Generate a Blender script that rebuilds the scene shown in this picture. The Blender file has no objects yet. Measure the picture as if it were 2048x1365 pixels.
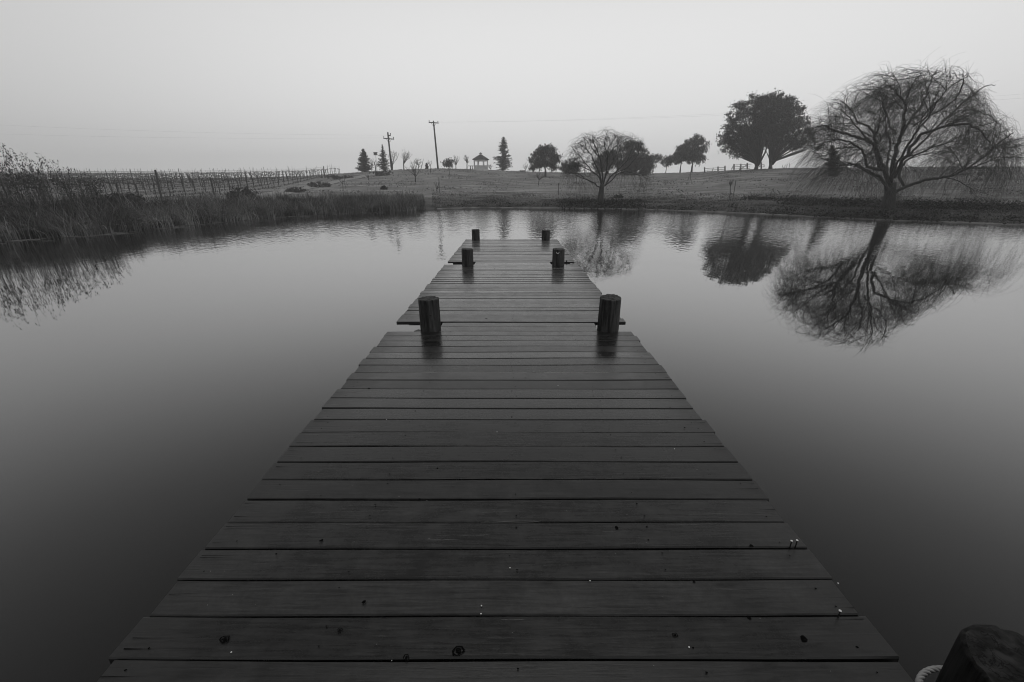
import bpy, math, random
import numpy as np
from mathutils import Vector, noise
random.seed(7); rng = np.random.default_rng(7)
R = math.radians
SC = bpy.context.scene
# ---------------------------------------------------------------- camera
CAMZ, PITCH, FPX, CX, CY = 1.84, R(20.06), 860.0, 1024.0, 682.5
DECK = 0.45
cam_d = bpy.data.cameras.new('camera'); cam = bpy.data.objects.new('camera', cam_d)
SC.collection.objects.link(cam)
cam_d.sensor_width = 36; cam_d.lens = 36*FPX/2048; cam_d.clip_start = 0.05; cam_d.clip_end = 2000
cam.location = (0, 0, CAMZ); cam.rotation_euler = (R(90)-PITCH, 0, 0)
SC.camera = cam
# ---------------------------------------------------------------- world, sun, exposure
SUN_EL, SUN_AZ = R(84), R(12)
W = bpy.data.worlds.new("World"); SC.world = W; W.use_nodes = True
nt = W.node_tree; nt.nodes.clear(); N = nt.nodes.new; L = nt.links.new
out = N('ShaderNodeOutputWorld'); bg = N('ShaderNodeBackground'); bg.inputs[1].default_value = 0.1
sky = N('ShaderNodeTexSky'); sky.sky_type = 'NISHITA'; sky.sun_disc = False
sky.sun_elevation = SUN_EL; sky.sun_rotation = SUN_AZ; sky.dust_density = 5
bw = N('ShaderNodeRGBToBW'); L(sky.outputs[0], bw.inputs[0])
tc = N('ShaderNodeTexCoord'); sp = N('ShaderNodeSeparateXYZ'); L(tc.outputs['Generated'], sp.inputs[0])
rp = N('ShaderNodeValToRGB'); cr = rp.color_ramp
def g(v): return (v, v, v, 1)
cr.elements[0].position = 0.0; cr.elements[0].color = g(.85)
cr.elements[1].position = 1.0; cr.elements[1].color = g(.14)
for p_, v_ in ((.10, .85), (.22, .87), (.34, .80), (.5, .47), (.75, .20)):
    e = cr.elements.new(p_); e.color = g(v_)
cr.interpolation = 'B_SPLINE'
L(sp.outputs[2], rp.inputs[0])
# overcast is brighter round the hidden sun's azimuth
dt = N('ShaderNodeVectorMath'); dt.operation = 'DOT_PRODUCT'; L(tc.outputs['Generated'], dt.inputs[0])
dt.inputs[1].default_value = (math.sin(SUN_AZ), math.cos(SUN_AZ), 0)
mr = N('ShaderNodeMapRange'); mr.inputs[1].default_value = 0.35; mr.inputs[2].default_value = 1.0
mr.inputs[3].default_value = 0.70; mr.inputs[4].default_value = 1.0; mr.interpolation_type = 'SMOOTHSTEP'
L(dt.outputs['Value'], mr.inputs[0])
m1 = N('ShaderNodeMath'); m1.operation = 'MULTIPLY'; L(rp.outputs[0], m1.inputs[0]); L(mr.outputs[0], m1.inputs[1])
m2 = N('ShaderNodeMath'); m2.operation = 'MULTIPLY'; L(m1.outputs[0], m2.inputs[0]); m2.inputs[1].default_value = 10.2
m3 = N('ShaderNodeMath'); m3.operation = 'MULTIPLY_ADD'; L(bw.outputs[0], m3.inputs[0]); m3.inputs[1].default_value = 0.03; L(m2.outputs[0], m3.inputs[2])
L(m3.outputs[0], bg.inputs[0]); L(bg.outputs[0], out.inputs[0])
sd = bpy.data.lights.new('sun', 'SUN'); sd.energy = 1.0; sd.angle = R(35); sd.color = (1, .99, .97)
sun = bpy.data.objects.new('sun', sd); SC.collection.objects.link(sun)
SUNV = Vector((math.sin(SUN_AZ)*math.cos(SUN_EL), math.cos(SUN_AZ)*math.cos(SUN_EL), math.sin(SUN_EL)))
sun.rotation_euler = SUNV.to_track_quat('Z', 'Y').to_euler()
SC.view_settings.view_transform = 'Standard'; SC.view_settings.look = 'None'
SC.view_settings.exposure = 0; SC.view_settings.gamma = 1
SC.cycles.filter_width = 1.0; SC.cycles.use_denoising = True; SC.cycles.denoiser = 'OPENIMAGEDENOISE'; SC.cycles.denoising_prefilter = 'ACCURATE'; SC.cycles.use_adaptive_sampling = False; SC.cycles.max_bounces = 6; SC.cycles.diffuse_bounces = 2; SC.cycles.volume_bounces = 0
# ---------------------------------------------------------------- pixel helpers
FW = Vector((0, math.cos(PITCH), -math.sin(PITCH))); UP = Vector((0, math.sin(PITCH), math.cos(PITCH)))
def P(px, py, Y):
    d = FW + Vector((1, 0, 0))*((px-CX)/FPX) + UP*((CY-py)/FPX)
    return Vector((0, 0, CAMZ)) + d*(Y/d.y)
def on_plane(px, py, z=0):
    d = FW + Vector((1, 0, 0))*((px-CX)/FPX) + UP*((CY-py)/FPX)
    return Vector((0, 0, CAMZ)) + d*((z-CAMZ)/d.z)
# ---------------------------------------------------------------- terrain function
shore_px = [(0,481),(191,469),(330,453),(453,443),(560,433),(679,426),(844,420),(950,416),(1100,417),(1300,420),(1500,428),(1650,436),(1778,442),(2048,451)]
sa, sr = [], []
for x_, y_ in shore_px:
    q = on_plane(x_, y_); sa.append(math.atan2(q.x, q.y)); sr.append(math.hypot(q.x, q.y))
SA = np.array([-math.pi, R(-150), R(-110), R(-75)] + sa + [R(70), R(110), R(150), math.pi])
SR = np.array([5.5, 6, 9.5, 16.5] + sr + [27, 15, 7, 5.5])
crest_px = [(-300,360,100),(0,359,105),(300,358,108),(430,357,108),(600,353.5,105),(700,346,100),(780,340.5,98),(876,337,100),(960,339,108),(1040,343,110),(1100,345,108),(1300,347.5,100),(1400,344.5,94),(1459,341,84),(1520,338,80),(1600,336.5,78),(1900,333.5,74),(2048,333.5,72),(2300,333,70)]
ca, cd, cz = [], [], []
for x_, y_, d_ in crest_px:
    q = P(x_, y_, d_); ca.append(math.atan2(q.x, q.y)); cd.append(math.hypot(q.x, q.y)); cz.append(q.z)
CA = np.array([-math.pi, R(-100)] + ca + [R(100), math.pi]); CD = np.array([80, 100] + cd + [80, 80]); CZ = np.array([3, 2.5] + cz + [4, 3])
def smooth(t): t = max(0., min(1., t)); return t*t*(3-2*t)
def T(x, y):
    a = math.atan2(x, y); r = math.hypot(x, y)
    ds = float(np.interp(a, SA, SR)); dc = float(np.interp(a, CA, CD)); zc = float(np.interp(a, CA, CZ))
    if r < ds: return -min(1.3, (ds-r)*0.45)-0.02
    t = r-ds
    z = 0.42*smooth(t/1.8) - 0.02
    u = min(1., max(0., (t-1.0)/(dc-ds-1.0)))
    z += (zc-0.4)*(0.45*u*u*(3-2*u)+0.55*u)
    if r > dc: z -= min((r-dc)**2*0.0016, 6.0)
    elif t > 2: z += 0.10*noise.noise(Vector((x*.09, y*.09, 1)))*smooth(t/6)*smooth((dc-r)/12)+0.03*noise.noise(Vector((x*.6, y*.6, 3)))
    return z
def ground(px, py):
    d = FW + Vector((1, 0, 0))*((px-CX)/FPX) + UP*((CY-py)/FPX)
    Y = 12.0
    while Y < 112:
        q = Vector((0, 0, CAMZ)) + d*(Y/d.y)
        z = T(q.x, q.y)
        if z > 0 and q.z <= z: return Vector((q.x, q.y, z))
        a = math.atan2(q.x, q.y)
        if math.hypot(q.x, q.y) >= float(np.interp(a, CA, CD)): return Vector((q.x, q.y, z))
        Y += 0.2
    return Vector((q.x, q.y, T(q.x, q.y)))
# ---------------------------------------------------------------- materials
def mat(name, base, rough=.8, var=0., scale=5., attr=False, bump=0., stretch=(1,1,1), spec=.3, objrand=0., mscale=None):
    m = bpy.data.materials.new(name); m.use_nodes = True; t = m.node_tree; b = t.nodes['Principled BSDF']
    b.inputs['Roughness'].default_value = rough; b.inputs['Specular IOR Level'].default_value = spec
    co = t.nodes.new('ShaderNodeTexCoord'); mp = t.nodes.new('ShaderNodeMapping'); mp.inputs['Scale'].default_value = stretch
    t.links.new(co.outputs['Object'], mp.inputs[0])
    nz = t.nodes.new('ShaderNodeTexNoise'); nz.inputs['Scale'].default_value = scale; nz.inputs['Detail'].default_value = 6
    t.links.new(mp.outputs[0], nz.inputs[0])
    r = t.nodes.new('ShaderNodeMapRange'); r.inputs[1].default_value = .3; r.inputs[2].default_value = .7
    r.inputs[3].default_value = base*(1-var); r.inputs[4].default_value = base*(1+var)
    t.links.new(nz.outputs[0], r.inputs[0]); o = r.outputs[0]
    if attr:
        at = t.nodes.new('ShaderNodeAttribute'); at.attribute_name = 'shade'
        mm = t.nodes.new('ShaderNodeMath'); mm.operation = 'MULTIPLY'; t.links.new(o, mm.inputs[0]); t.links.new(at.outputs['Fac'], mm.inputs[1]); o = mm.outputs[0]
    t.links.new(o, b.inputs['Base Color'])
    if bump:
        bp = t.nodes.new('ShaderNodeBump'); bp.inputs['Strength'].default_value = bump; bp.inputs['Distance'].default_value = .02
        t.links.new(nz.outputs[0], bp.inputs['Height']); t.links.new(bp.outputs[0], b.inputs['Normal'])
    return m
M = {}
M['foliage'] = mat('foliage', .042, .7, .35, 1.2, attr=True)
M['leafdark'] = mat('dark_foliage', .030, .7, .35, 1.2, attr=True)
M['reed'] = mat('reed', .070, .6, .3, .9, attr=True, spec=.25)
M['grassb'] = mat('grass_blade', .13, .8, .35, .8, attr=True)
M['bark'] = mat('bark', .055, .85, .4, 6, bump=.6, stretch=(3,3,.6))
M['bark2'] = mat('pale_bark', .10, .85, .3, 6, bump=.4, stretch=(3,3,.6))
M['whip'] = mat('willow_whip', .060, .8, .2, 2)
M['polewood'] = mat('pole_wood', .06, .8, .3, 5, stretch=(3,3,.3))
M['fencewood'] = mat('fence_wood', .16, .8, .35, 4, stretch=(1,1,1))
M['palewood'] = mat('pale_wood', .30, .8, .3, 4)
M['white'] = mat('white_paint', .82, .6, .12, 3)
M['shingle'] = mat('roof_shingle', .06, .9, .25, 8)
M['metal'] = mat('metal', .25, .35, .2, 8)
M['wire'] = mat('wire', .25, .5, .1, 2)
M['screw'] = mat('screw_steel', .75, .3, .1, 20); M['screw'].node_tree.nodes['Principled BSDF'].inputs['Metallic'].default_value = .6
M['rope'] = mat('rope', .24, .8, .25, 40)
M['vine'] = mat('vine_bark', .05, .9, .3, 6)
M['shoremud'] = mat('shore_mud', .13, .8, .6, 1.5)
M['path'] = mat('path_dirt', .26, .9, .18, .8)
M['knot'] = mat('knot_hole', .0015, .9, .2, 10, spec=.05)
M['dark'] = mat('dark_wet_wood', .010, .45, .3, 10)

def piling_mat():
    m = bpy.data.materials.new('piling_wood'); m.use_nodes = True; t = m.node_tree; b = t.nodes['Principled BSDF']
    co = t.nodes.new('ShaderNodeTexCoord')
    mp = t.nodes.new('ShaderNodeMapping'); mp.inputs['Scale'].default_value = (1,1,.10); t.links.new(co.outputs['Object'], mp.inputs[0])
    nz = t.nodes.new('ShaderNodeTexNoise'); nz.inputs['Scale'].default_value = 55; nz.inputs['Detail'].default_value = 8; nz.inputs['Roughness'].default_value = .65
    t.links.new(mp.outputs[0], nz.inputs[0])
    n2 = t.nodes.new('ShaderNodeTexNoise'); n2.inputs['Scale'].default_value = 9; t.links.new(mp.outputs[0], n2.inputs[0])
    r = t.nodes.new('ShaderNodeValToRGB'); r.color_ramp.elements[0].position = .47; r.color_ramp.elements[0].color = g(.003)
    r.color_ramp.elements[1].position = .72; r.color_ramp.elements[1].color = g(.10)
    mx = t.nodes.new('ShaderNodeMath'); mx.operation = 'MULTIPLY_ADD'; t.links.new(n2.outputs[0], mx.inputs[0]); mx.inputs[1].default_value = .6
    ad = t.nodes.new('ShaderNodeMath'); ad.operation = 'MULTIPLY'; t.links.new(nz.outputs[0], ad.inputs[0]); ad.inputs[1].default_value = .5
    t.links.new(ad.outputs[0], mx.inputs[2]); t.links.new(mx.outputs[0], r.inputs[0])
    t.links.new(r.outputs[0], b.inputs['Base Color']); b.inputs['Roughness'].default_value = .6; b.inputs['Specular IOR Level'].default_value = .25
    bp = t.nodes.new('ShaderNodeBump'); bp.inputs['Strength'].default_value = .8; bp.inputs['Distance'].default_value = .01
    t.links.new(nz.outputs[0], bp.inputs['Height']); t.links.new(bp.outputs[0], b.inputs['Normal'])
    return m
def pilingtop_mat():
    m = bpy.data.materials.new('piling_end_grain'); m.use_nodes = True; t = m.node_tree; b = t.nodes['Principled BSDF']
    co = t.nodes.new('ShaderNodeTexCoord')
    vo = t.nodes.new('ShaderNodeTexVoronoi'); vo.feature = 'DISTANCE_TO_EDGE'; vo.inputs['Scale'].default_value = 16
    nz = t.nodes.new('ShaderNodeTexNoise'); nz.inputs['Scale'].default_value = 30; nz.inputs['Detail'].default_value = 6
    ds_ = t.nodes.new('ShaderNodeMix'); ds_.data_type = 'VECTOR'; ds_.inputs[0].default_value = .12
    t.links.new(co.outputs['Object'], ds_.inputs[4]); t.links.new(nz.outputs['Color'], ds_.inputs[5]); t.links.new(ds_.outputs[1], vo.inputs[0])
    t.links.new(co.outputs['Object'], nz.inputs[0])
    r = t.nodes.new('ShaderNodeMapRange'); r.inputs[1].default_value = 0; r.inputs[2].default_value = .05; r.inputs[3].default_value = .005; r.inputs[4].default_value = .045
    t.links.new(vo.outputs[0], r.inputs[0])
    mu = t.nodes.new('ShaderNodeMath'); mu.operation = 'MULTIPLY'; t.links.new(r.outputs[0], mu.inputs[0])
    r2 = t.nodes.new('ShaderNodeMapRange'); r2.inputs[1].default_value = .35; r2.inputs[2].default_value = .65; r2.inputs[3].default_value = .35; r2.inputs[4].default_value = 1.5
    t.links.new(nz.outputs[0], r2.inputs[0]); t.links.new(r2.outputs[0], mu.inputs[1])
    t.links.new(mu.outputs[0], b.inputs['Base Color']); b.inputs['Roughness'].default_value = .7; b.inputs['Specular IOR Level'].default_value = .2
    bp = t.nodes.new('ShaderNodeBump'); bp.inputs['Strength'].default_value = .7; bp.inputs['Distance'].default_value = .01
    t.links.new(nz.outputs[0], bp.inputs['Height']); t.links.new(bp.outputs[0], b.inputs['Normal'])
    return m
M['piling'] = piling_mat(); M['pilingtop'] = pilingtop_mat()
def blackened(m, name, k):
    c = m.copy(); c.name = name; t = c.node_tree; b = t.nodes['Principled BSDF']; src = b.inputs['Base Color'].links[0].from_socket
    v = t.nodes.new('ShaderNodeVectorMath'); v.operation = 'SCALE'; v.inputs['Scale'].default_value = k
    t.links.new(src, v.inputs[0]); t.links.new(v.outputs[0], b.inputs['Base Color']); b.inputs['Specular IOR Level'].default_value = .1
    b.inputs['Roughness'].default_value = .85; return c
M['pilingold'] = blackened(M['piling'], 'old_black_piling_wood', .25); M['pilingoldtop'] = blackened(M['pilingtop'], 'old_black_end_grain', .45)

def deck_mat():
    m = bpy.data.materials.new('wet_deck_board'); m.use_nodes = True; t = m.node_tree; b = t.nodes['Principled BSDF']; n = t.nodes.new; l = t.links.new
    co = n('ShaderNodeTexCoord'); at = n('ShaderNodeAttribute'); at.attribute_name = 'shade'
    off = n('ShaderNodeCombineXYZ'); mu = n('ShaderNodeMath'); mu.operation = 'MULTIPLY'; mu.inputs[1].default_value = 37; l(at.outputs['Fac'], mu.inputs[0]); l(mu.outputs[0], off.inputs[2]); l(mu.outputs[0], off.inputs[0])
    ad = n('ShaderNodeVectorMath'); l(co.outputs['Object'], ad.inputs[0]); l(off.outputs[0], ad.inputs[1])
    mp = n('ShaderNodeMapping'); mp.inputs['Scale'].default_value = (.8, 14, 3); l(ad.outputs[0], mp.inputs[0])
    gr = n('ShaderNodeTexNoise'); gr.inputs['Scale'].default_value = 6; gr.inputs['Detail'].default_value = 9; gr.inputs['Roughness'].default_value = .65; gr.inputs['Distortion'].default_value = .6; l(mp.outputs[0], gr.inputs[0])
    bl = n('ShaderNodeTexNoise'); bl.inputs['Scale'].default_value = 7; bl.inputs['Detail'].default_value = 8; bl.inputs['Roughness'].default_value = .7; l(ad.outputs[0], bl.inputs[0])
    bl2 = n('ShaderNodeTexNoise'); bl2.inputs['Scale'].default_value = 60; bl2.inputs['Detail'].default_value = 5; l(ad.outputs[0], bl2.inputs[0])
    def mrn(src, a, b_, c, d):
        r = n('ShaderNodeMapRange'); r.inputs[1].default_value = a; r.inputs[2].default_value = b_; r.inputs[3].default_value = c; r.inputs[4].default_value = d; l(src, r.inputs[0]); return r.outputs[0]
    def mth(op, a, b_):
        r = n('ShaderNodeMath'); r.operation = op
        for i, v in enumerate((a, b_)):
            if isinstance(v, (int, float)): r.inputs[i].default_value = v
            else: l(v, r.inputs[i])
        return r.outputs[0]
    c = mrn(gr.outputs[0], .32, .68, .0018, .0125)
    c = mth('MULTIPLY', c, mrn(bl.outputs[0], .3, .7, .55, 1.7))
    c = mth('MULTIPLY', c, mrn(bl2.outputs[0], .3, .7, .75, 1.3))
    c = mth('MULTIPLY', c, mrn(at.outputs['Fac'], 0, 1, .55, 1.55))
    # fine dark splits along the grain
    mp2 = n('ShaderNodeMapping'); mp2.inputs['Scale'].default_value = (.9, 30, 3); l(ad.outputs[0], mp2.inputs[0])
    ck = n('ShaderNodeTexNoise'); ck.inputs['Scale'].default_value = 2.2; ck.inputs['Detail'].default_value = 3; l(mp2.outputs[0], ck.inputs[0])
    sx = n('ShaderNodeSeparateXYZ'); l(co.outputs['Object'], sx.inputs[0]); ax = mth('ABSOLUTE', sx.outputs[0], 0)
    endm = mrn(ax, .85, 1.22, .0, .10)
    ckv = mth('ADD', ck.outputs[0], endm)
    crack = mrn(ckv, .70, .73, 1, .25)
    c = mth('MULTIPLY', c, crack)
    l(c, b.inputs['Base Color'])
    ro = mth('ADD', mrn(bl.outputs[0], .3, .7, .13, .30), mrn(gr.outputs[0], .3, .7, -.04, .12))
    ro = mth('ADD', ro, mth('MULTIPLY', mth('FRACT', mth('MULTIPLY', at.outputs['Fac'], 7.3), 0), .14))
    ro = mth('ADD', ro, mrn(ax, .95, 1.25, 0, .22))
    l(ro, b.inputs['Roughness']); b.inputs['Specular IOR Level'].default_value = .4; b.inputs['Coat Weight'].default_value = .4; b.inputs['Coat IOR'].default_value = 1.33; b.inputs['Coat Roughness'].default_value = .14
    h = mth('ADD', mth('MULTIPLY', gr.outputs[0], .5), mth('MULTIPLY', crack, .6)); h = mth('ADD', h, mth('MULTIPLY', bl2.outputs[0], .25))
    bp = n('ShaderNodeBump'); bp.inputs['Strength'].default_value = .35; bp.inputs['Distance'].default_value = .004; l(h, bp.inputs['Height']); l(bp.outputs[0], b.inputs['Normal'])
    return m
M['deck'] = deck_mat()

def water_mat():
    m = bpy.data.materials.new('pond_water'); m.use_nodes = True; t = m.node_tree; t.nodes.clear(); n = t.nodes.new; l = t.links.new
    o = n('ShaderNodeOutputMaterial'); mx = n('ShaderNodeMixShader'); df = n('ShaderNodeBsdfDiffuse'); gl = n('ShaderNodeBsdfGlossy'); fr = n('ShaderNodeLayerWeight'); fr.inputs[0].default_value = .5
    df.inputs[0].default_value = g(.012); gl.inputs[0].default_value = g(1); gl.inputs['Roughness'].default_value = 0.02
    co = n('ShaderNodeTexCoord'); sx = n('ShaderNodeSeparateXYZ'); l(co.outputs['Object'], sx.inputs[0])
    def mth(op, a, b_):
        r = n('ShaderNodeMath'); r.operation = op
        for i, v in enumerate((a, b_)):
            if isinstance(v, (int, float)): r.inputs[i].default_value = v
            else: l(v, r.inputs[i])
        return r.outputs[0]
    # the breeze ruffles the open far part of the pond, the near part lies calm
    wn = n('ShaderNodeTexNoise'); wn.inputs['Scale'].default_value = .16; wn.inputs['Detail'].default_value = 3; l(co.outputs['Object'], wn.inputs[0])
    yy = mth('ADD', sx.outputs[1], mth('MULTIPLY', mth('SUBTRACT', wn.outputs[0], .5), 9))
    rr = n('ShaderNodeMapRange'); rr.inputs[1].default_value = 6; rr.inputs[2].default_value = 26; rr.inputs[3].default_value = .02; rr.inputs[4].default_value = 1; rr.interpolation_type = 'SMOOTHSTEP'; l(yy, rr.inputs[0])
    mp = n('ShaderNodeMapping'); mp.inputs['Scale'].default_value = (1, .42, 1); l(co.outputs['Object'], mp.inputs[0])
    r1 = n('ShaderNodeTexNoise'); r1.inputs['Scale'].default_value = 5.5; r1.inputs['Detail'].default_value = 3; l(mp.outputs[0], r1.inputs[0])
    r2 = n('ShaderNodeTexNoise'); r2.inputs['Scale'].default_value = 1.3; r2.inputs['Detail'].default_value = 2; l(mp.outputs[0], r2.inputs[0])
    h = mth('ADD', r1.outputs[0], mth('MULTIPLY', r2.outputs[0], .5))
    h = mth('MULTIPLY', h, rr.outputs[0])
    bp = n('ShaderNodeBump'); bp.inputs['Strength'].default_value = 1; bp.inputs['Distance'].default_value = .017; l(h, bp.inputs['Height'])
    l(bp.outputs[0], gl.inputs['Normal']); l(mth('ADD', mth('MULTIPLY', mth('POWER', fr.outputs['Facing'], 3.3), .93), .022), mx.inputs[0]); l(df.outputs[0], mx.inputs[1]); l(gl.outputs[0], mx.inputs[2]); l(mx.outputs[0], o.inputs[0])
    return m
M['water'] = water_mat()

def ground_mat():
    m = bpy.data.materials.new('mown_grass_hill'); m.use_nodes = True; t = m.node_tree; b = t.nodes['Principled BSDF']; n = t.nodes.new; l = t.links.new
    co = n('ShaderNodeTexCoord')
    def noi(scale, st, det=6):
        mp = n('ShaderNodeMapping'); mp.inputs['Scale'].default_value = st; l(co.outputs['Object'], mp.inputs[0])
        z = n('ShaderNodeTexNoise'); z.inputs['Scale'].default_value = scale; z.inputs['Detail'].default_value = det; z.inputs['Roughness'].default_value = .65; l(mp.outputs[0], z.inputs[0]); return z.outputs[0]
    def mrn(src, a, b_, c, d):
        r = n('ShaderNodeMapRange'); r.inputs[1].default_value = a; r.inputs[2].default_value = b_; r.inputs[3].default_value = c; r.inputs[4].default_value = d; l(src, r.inputs[0]); return r.outputs[0]
    def mth(op, a, b_):
        r = n('ShaderNodeMath'); r.operation = op
        for i, v in enumerate((a, b_)):
            if isinstance(v, (int, float)): r.inputs[i].default_value = v
            else: l(v, r.inputs[i])
        return r.outputs[0]
    c = mrn(noi(.12, (1,1,1)), .3, .7, .16, .25)
    c = mth('MULTIPLY', c, mrn(noi(1.5, (.12,1,1)), .35, .65, .62, 1.38))
    c = mth('MULTIPLY', c, mrn(noi(9, (1,1,1)), .3, .7, .65, 1.35))
    c = mth('MULTIPLY', c, mrn(noi(.45, (.6,1,1)), .38, .62, .68, 1.30))
    c = mth('MULTIPLY', c, mrn(noi(.8, (.22,1,1)), .58, .72, 1, .60))
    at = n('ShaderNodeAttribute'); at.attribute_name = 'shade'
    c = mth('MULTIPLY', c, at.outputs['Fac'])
    l(c, b.inputs['Base Color']); b.inputs['Roughness'].default_value = .95; b.inputs['Specular IOR Level'].default_value = .1
    bp = n('ShaderNodeBump'); bp.inputs['Strength'].default_value = 1; bp.inputs['Distance'].default_value = .15
    l(noi(5, (1,1,1), 8), bp.inputs['Height']); l(bp.outputs[0], b.inputs['Normal'])
    return m
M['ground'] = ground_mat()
# ---------------------------------------------------------------- mesh helpers
def put(o, parent=None):
    SC.collection.objects.link(o)
    if parent is not None: o.parent = parent
    return o
class MB:
    def __init__(s): s.v = []; s.f = []; s.s = []; s.mi = []
    def add(s, vs, fs, shade=1., mi=0):
        k = len(s.v); s.v += [tuple(v) for v in vs]; s.f += [tuple(i+k for i in f) for f in fs]; s.s += [shade]*len(fs); s.mi += [mi]*len(fs)
    def box(s, c, sz, shade=1., mi=0, ax=None):
        c = Vector(c); hx, hy, hz = [q/2 for q in sz]
        if ax is None: ax = (Vector((1,0,0)), Vector((0,1,0)), Vector((0,0,1)))
        vs = [c+ax[0]*(hx*i)+ax[1]*(hy*j)+ax[2]*(hz*k) for i in (-1,1) for j in (-1,1) for k in (-1,1)]
        s.add(vs, [(0,1,3,2),(4,6,7,5),(0,4,5,1),(2,3,7,6),(0,2,6,4),(1,5,7,3)], shade, mi)
    def bar(s, a, b, w, h=None, shade=1., mi=0):
        a, b = Vector(a), Vector(b); z = (b-a); ln = z.length; z.normalize()
        x = z.cross(Vector((0,0,1)));
        if x.length < .05: x = Vector((1,0,0))
        x.normalize(); y = z.cross(x)
        s.box((a+b)/2, (w, h or w, ln), shade, mi, (x, y, z))
    def tube(s, pts, r0, r1=None, n=6, shade=1., mi=0, cap=True, rad=None):
        pts = [Vector(p) for p in pts]; m = len(pts); r1 = r0 if r1 is None else r1
        vs = []; fs = []
        d0 = (pts[-1]-pts[0]);
        ref = Vector((0.13,1,0.07)) if abs(d0.normalized().y) < .8 else Vector((1,.1,.1))
        for i, p in enumerate(pts):
            t = (pts[min(i+1,m-1)]-pts[max(i-1,0)]).normalized()
            x = t.cross(ref); x = x.normalized() if x.length > 1e-4 else Vector((1,0,0)); y = t.cross(x)
            r = rad[i] if rad else r0+(r1-r0)*i/(m-1)
            for k in range(n):
                a = 2*math.pi*k/n; vs.append(p+x*(r*math.cos(a))+y*(r*math.sin(a)))
        for i in range(m-1):
            for k in range(n):
                fs.append((i*n+k, i*n+(k+1)%n, (i+1)*n+(k+1)%n, (i+1)*n+k))
        if cap and n > 3: fs.append(tuple(range(n))[::-1]); fs.append(tuple((m-1)*n+k for k in range(n)))
        s.add(vs, fs, shade, mi)
    def build(s, name, mats, parent=None, smooth=False, loc=None):
        me = bpy.data.meshes.new(name)
        if loc is not None:
            L_ = Vector(loc); vv = [tuple(Vector(v)-L_) for v in s.v]
        else: vv = s.v
        me.from_pydata(vv, [], s.f)
        at = me.attributes.new('shade', 'FLOAT', 'FACE'); at.data.foreach_set('value', s.s)
        if not isinstance(mats, (list, tuple)): mats = [mats]
        for q in mats: me.materials.append(q)
        if len(mats) > 1: me.polygons.foreach_set('material_index', s.mi)
        if smooth: me.polygons.foreach_set('use_smooth', [True]*len(s.f))
        me.update(); o = bpy.data.objects.new(name, me); put(o, parent)
        if loc is not None and parent is None: o.location = loc
        return o
def np_mesh(name, V, nper, shade, m, parent=None):
    """V (k, nper, 3): loose polygons of nper corners"""
    k = V.shape[0]; me = bpy.data.meshes.new(name)
    me.vertices.add(k*nper); me.vertices.foreach_set('co', V.reshape(-1).astype(np.float32))
    me.loops.add(k*nper); me.loops.foreach_set('vertex_index', np.arange(k*nper, dtype=np.int32))
    me.polygons.add(k); me.polygons.foreach_set('loop_start', np.arange(0, k*nper, nper, dtype=np.int32))
    at = me.attributes.new('shade', 'FLOAT', 'FACE'); at.data.foreach_set('value', np.asarray(shade, np.float32))
    me.materials.append(m); me.update(calc_edges=True); me.validate()
    o = bpy.data.objects.new(name, me); put(o, parent); return o
def tag(o, label, cat, group=None):
    o['label'] = label; o['category'] = cat
    if group: o['group'] = group
    return o
def thing(name, loc, label, cat, group=None):
    o = bpy.data.objects.new(name, None); o.empty_display_size = .3; put(o); o.location = loc
    return tag(o, label, cat, group)
def kid(mb, name, m, root, smooth=False):
    """mesh built in world coordinates, parented under root"""
    L_ = root.matrix_basis.translation.copy(); mb.v = [tuple(Vector(v)-L_) for v in mb.v]
    return mb.build(name, m, root, smooth)
def npkid(name, V, nper, shade, m, root):
    V = V - np.array(root.location)[None, None, :]
    return np_mesh(name, V, nper, shade, m, root)
def struct(o): o['kind'] = 'structure'; return o
def stuff(o): o['kind'] = 'stuff'; return o
# ---------------------------------------------------------------- ground sheet
def build_ground():
    az = list(np.arange(-180, -60, 3.)) + list(np.arange(-60, 60, .35)) + list(np.arange(60, 180, 3.))
    az = [R(a) for a in az]
    vs, fs, sh = [(0, 0, -1.3)], [], []
    rows = []
    fr = [-6, -3, -1.5, -.8, -.4, -.15, 0, .2, .5, .9, 1.3, 1.8, 2.4, 3, 4, 5, 6.5, 8, 10, 12] + [None]*44
    nr = 66
    for a in az:
        ds = float(np.interp(a, SA, SR)); dc = float(np.interp(a, CA, CD)); row = []
        rs = [ds*.35] + [max(ds*.5, ds+f) for f in fr[:20]]
        rs += list(np.linspace(ds+12, dc+6, 38)[1:]) + [dc+10, dc+16, dc+25, dc+40, dc+60, dc+95, dc+130]
        for r in rs:
            x, y = r*math.sin(a), r*math.cos(a); row.append(len(vs)); vs.append((x, y, T(x, y)))
        rows.append(row)
    n = len(rows)
    for i in range(n):
        A, B = rows[i], rows[(i+1) % n]
        fs.append((0, A[0], B[0]))
        for k in range(len(A)-1): fs.append((A[k], A[k+1], B[k+1], B[k]))
    me = bpy.data.meshes.new('ground'); me.from_pydata(vs, [], fs)
    val = []
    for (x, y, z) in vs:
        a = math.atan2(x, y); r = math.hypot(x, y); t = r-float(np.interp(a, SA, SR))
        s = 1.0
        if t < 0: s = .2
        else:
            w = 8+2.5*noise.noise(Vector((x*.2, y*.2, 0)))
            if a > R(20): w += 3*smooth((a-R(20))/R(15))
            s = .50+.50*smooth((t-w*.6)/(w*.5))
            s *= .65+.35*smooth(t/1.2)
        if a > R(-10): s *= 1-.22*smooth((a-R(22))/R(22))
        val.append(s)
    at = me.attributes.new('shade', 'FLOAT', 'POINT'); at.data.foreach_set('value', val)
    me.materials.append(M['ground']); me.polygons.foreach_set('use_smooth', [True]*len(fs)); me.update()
    return struct(put(bpy.data.objects.new('ground', me)))
build_ground()
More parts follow.
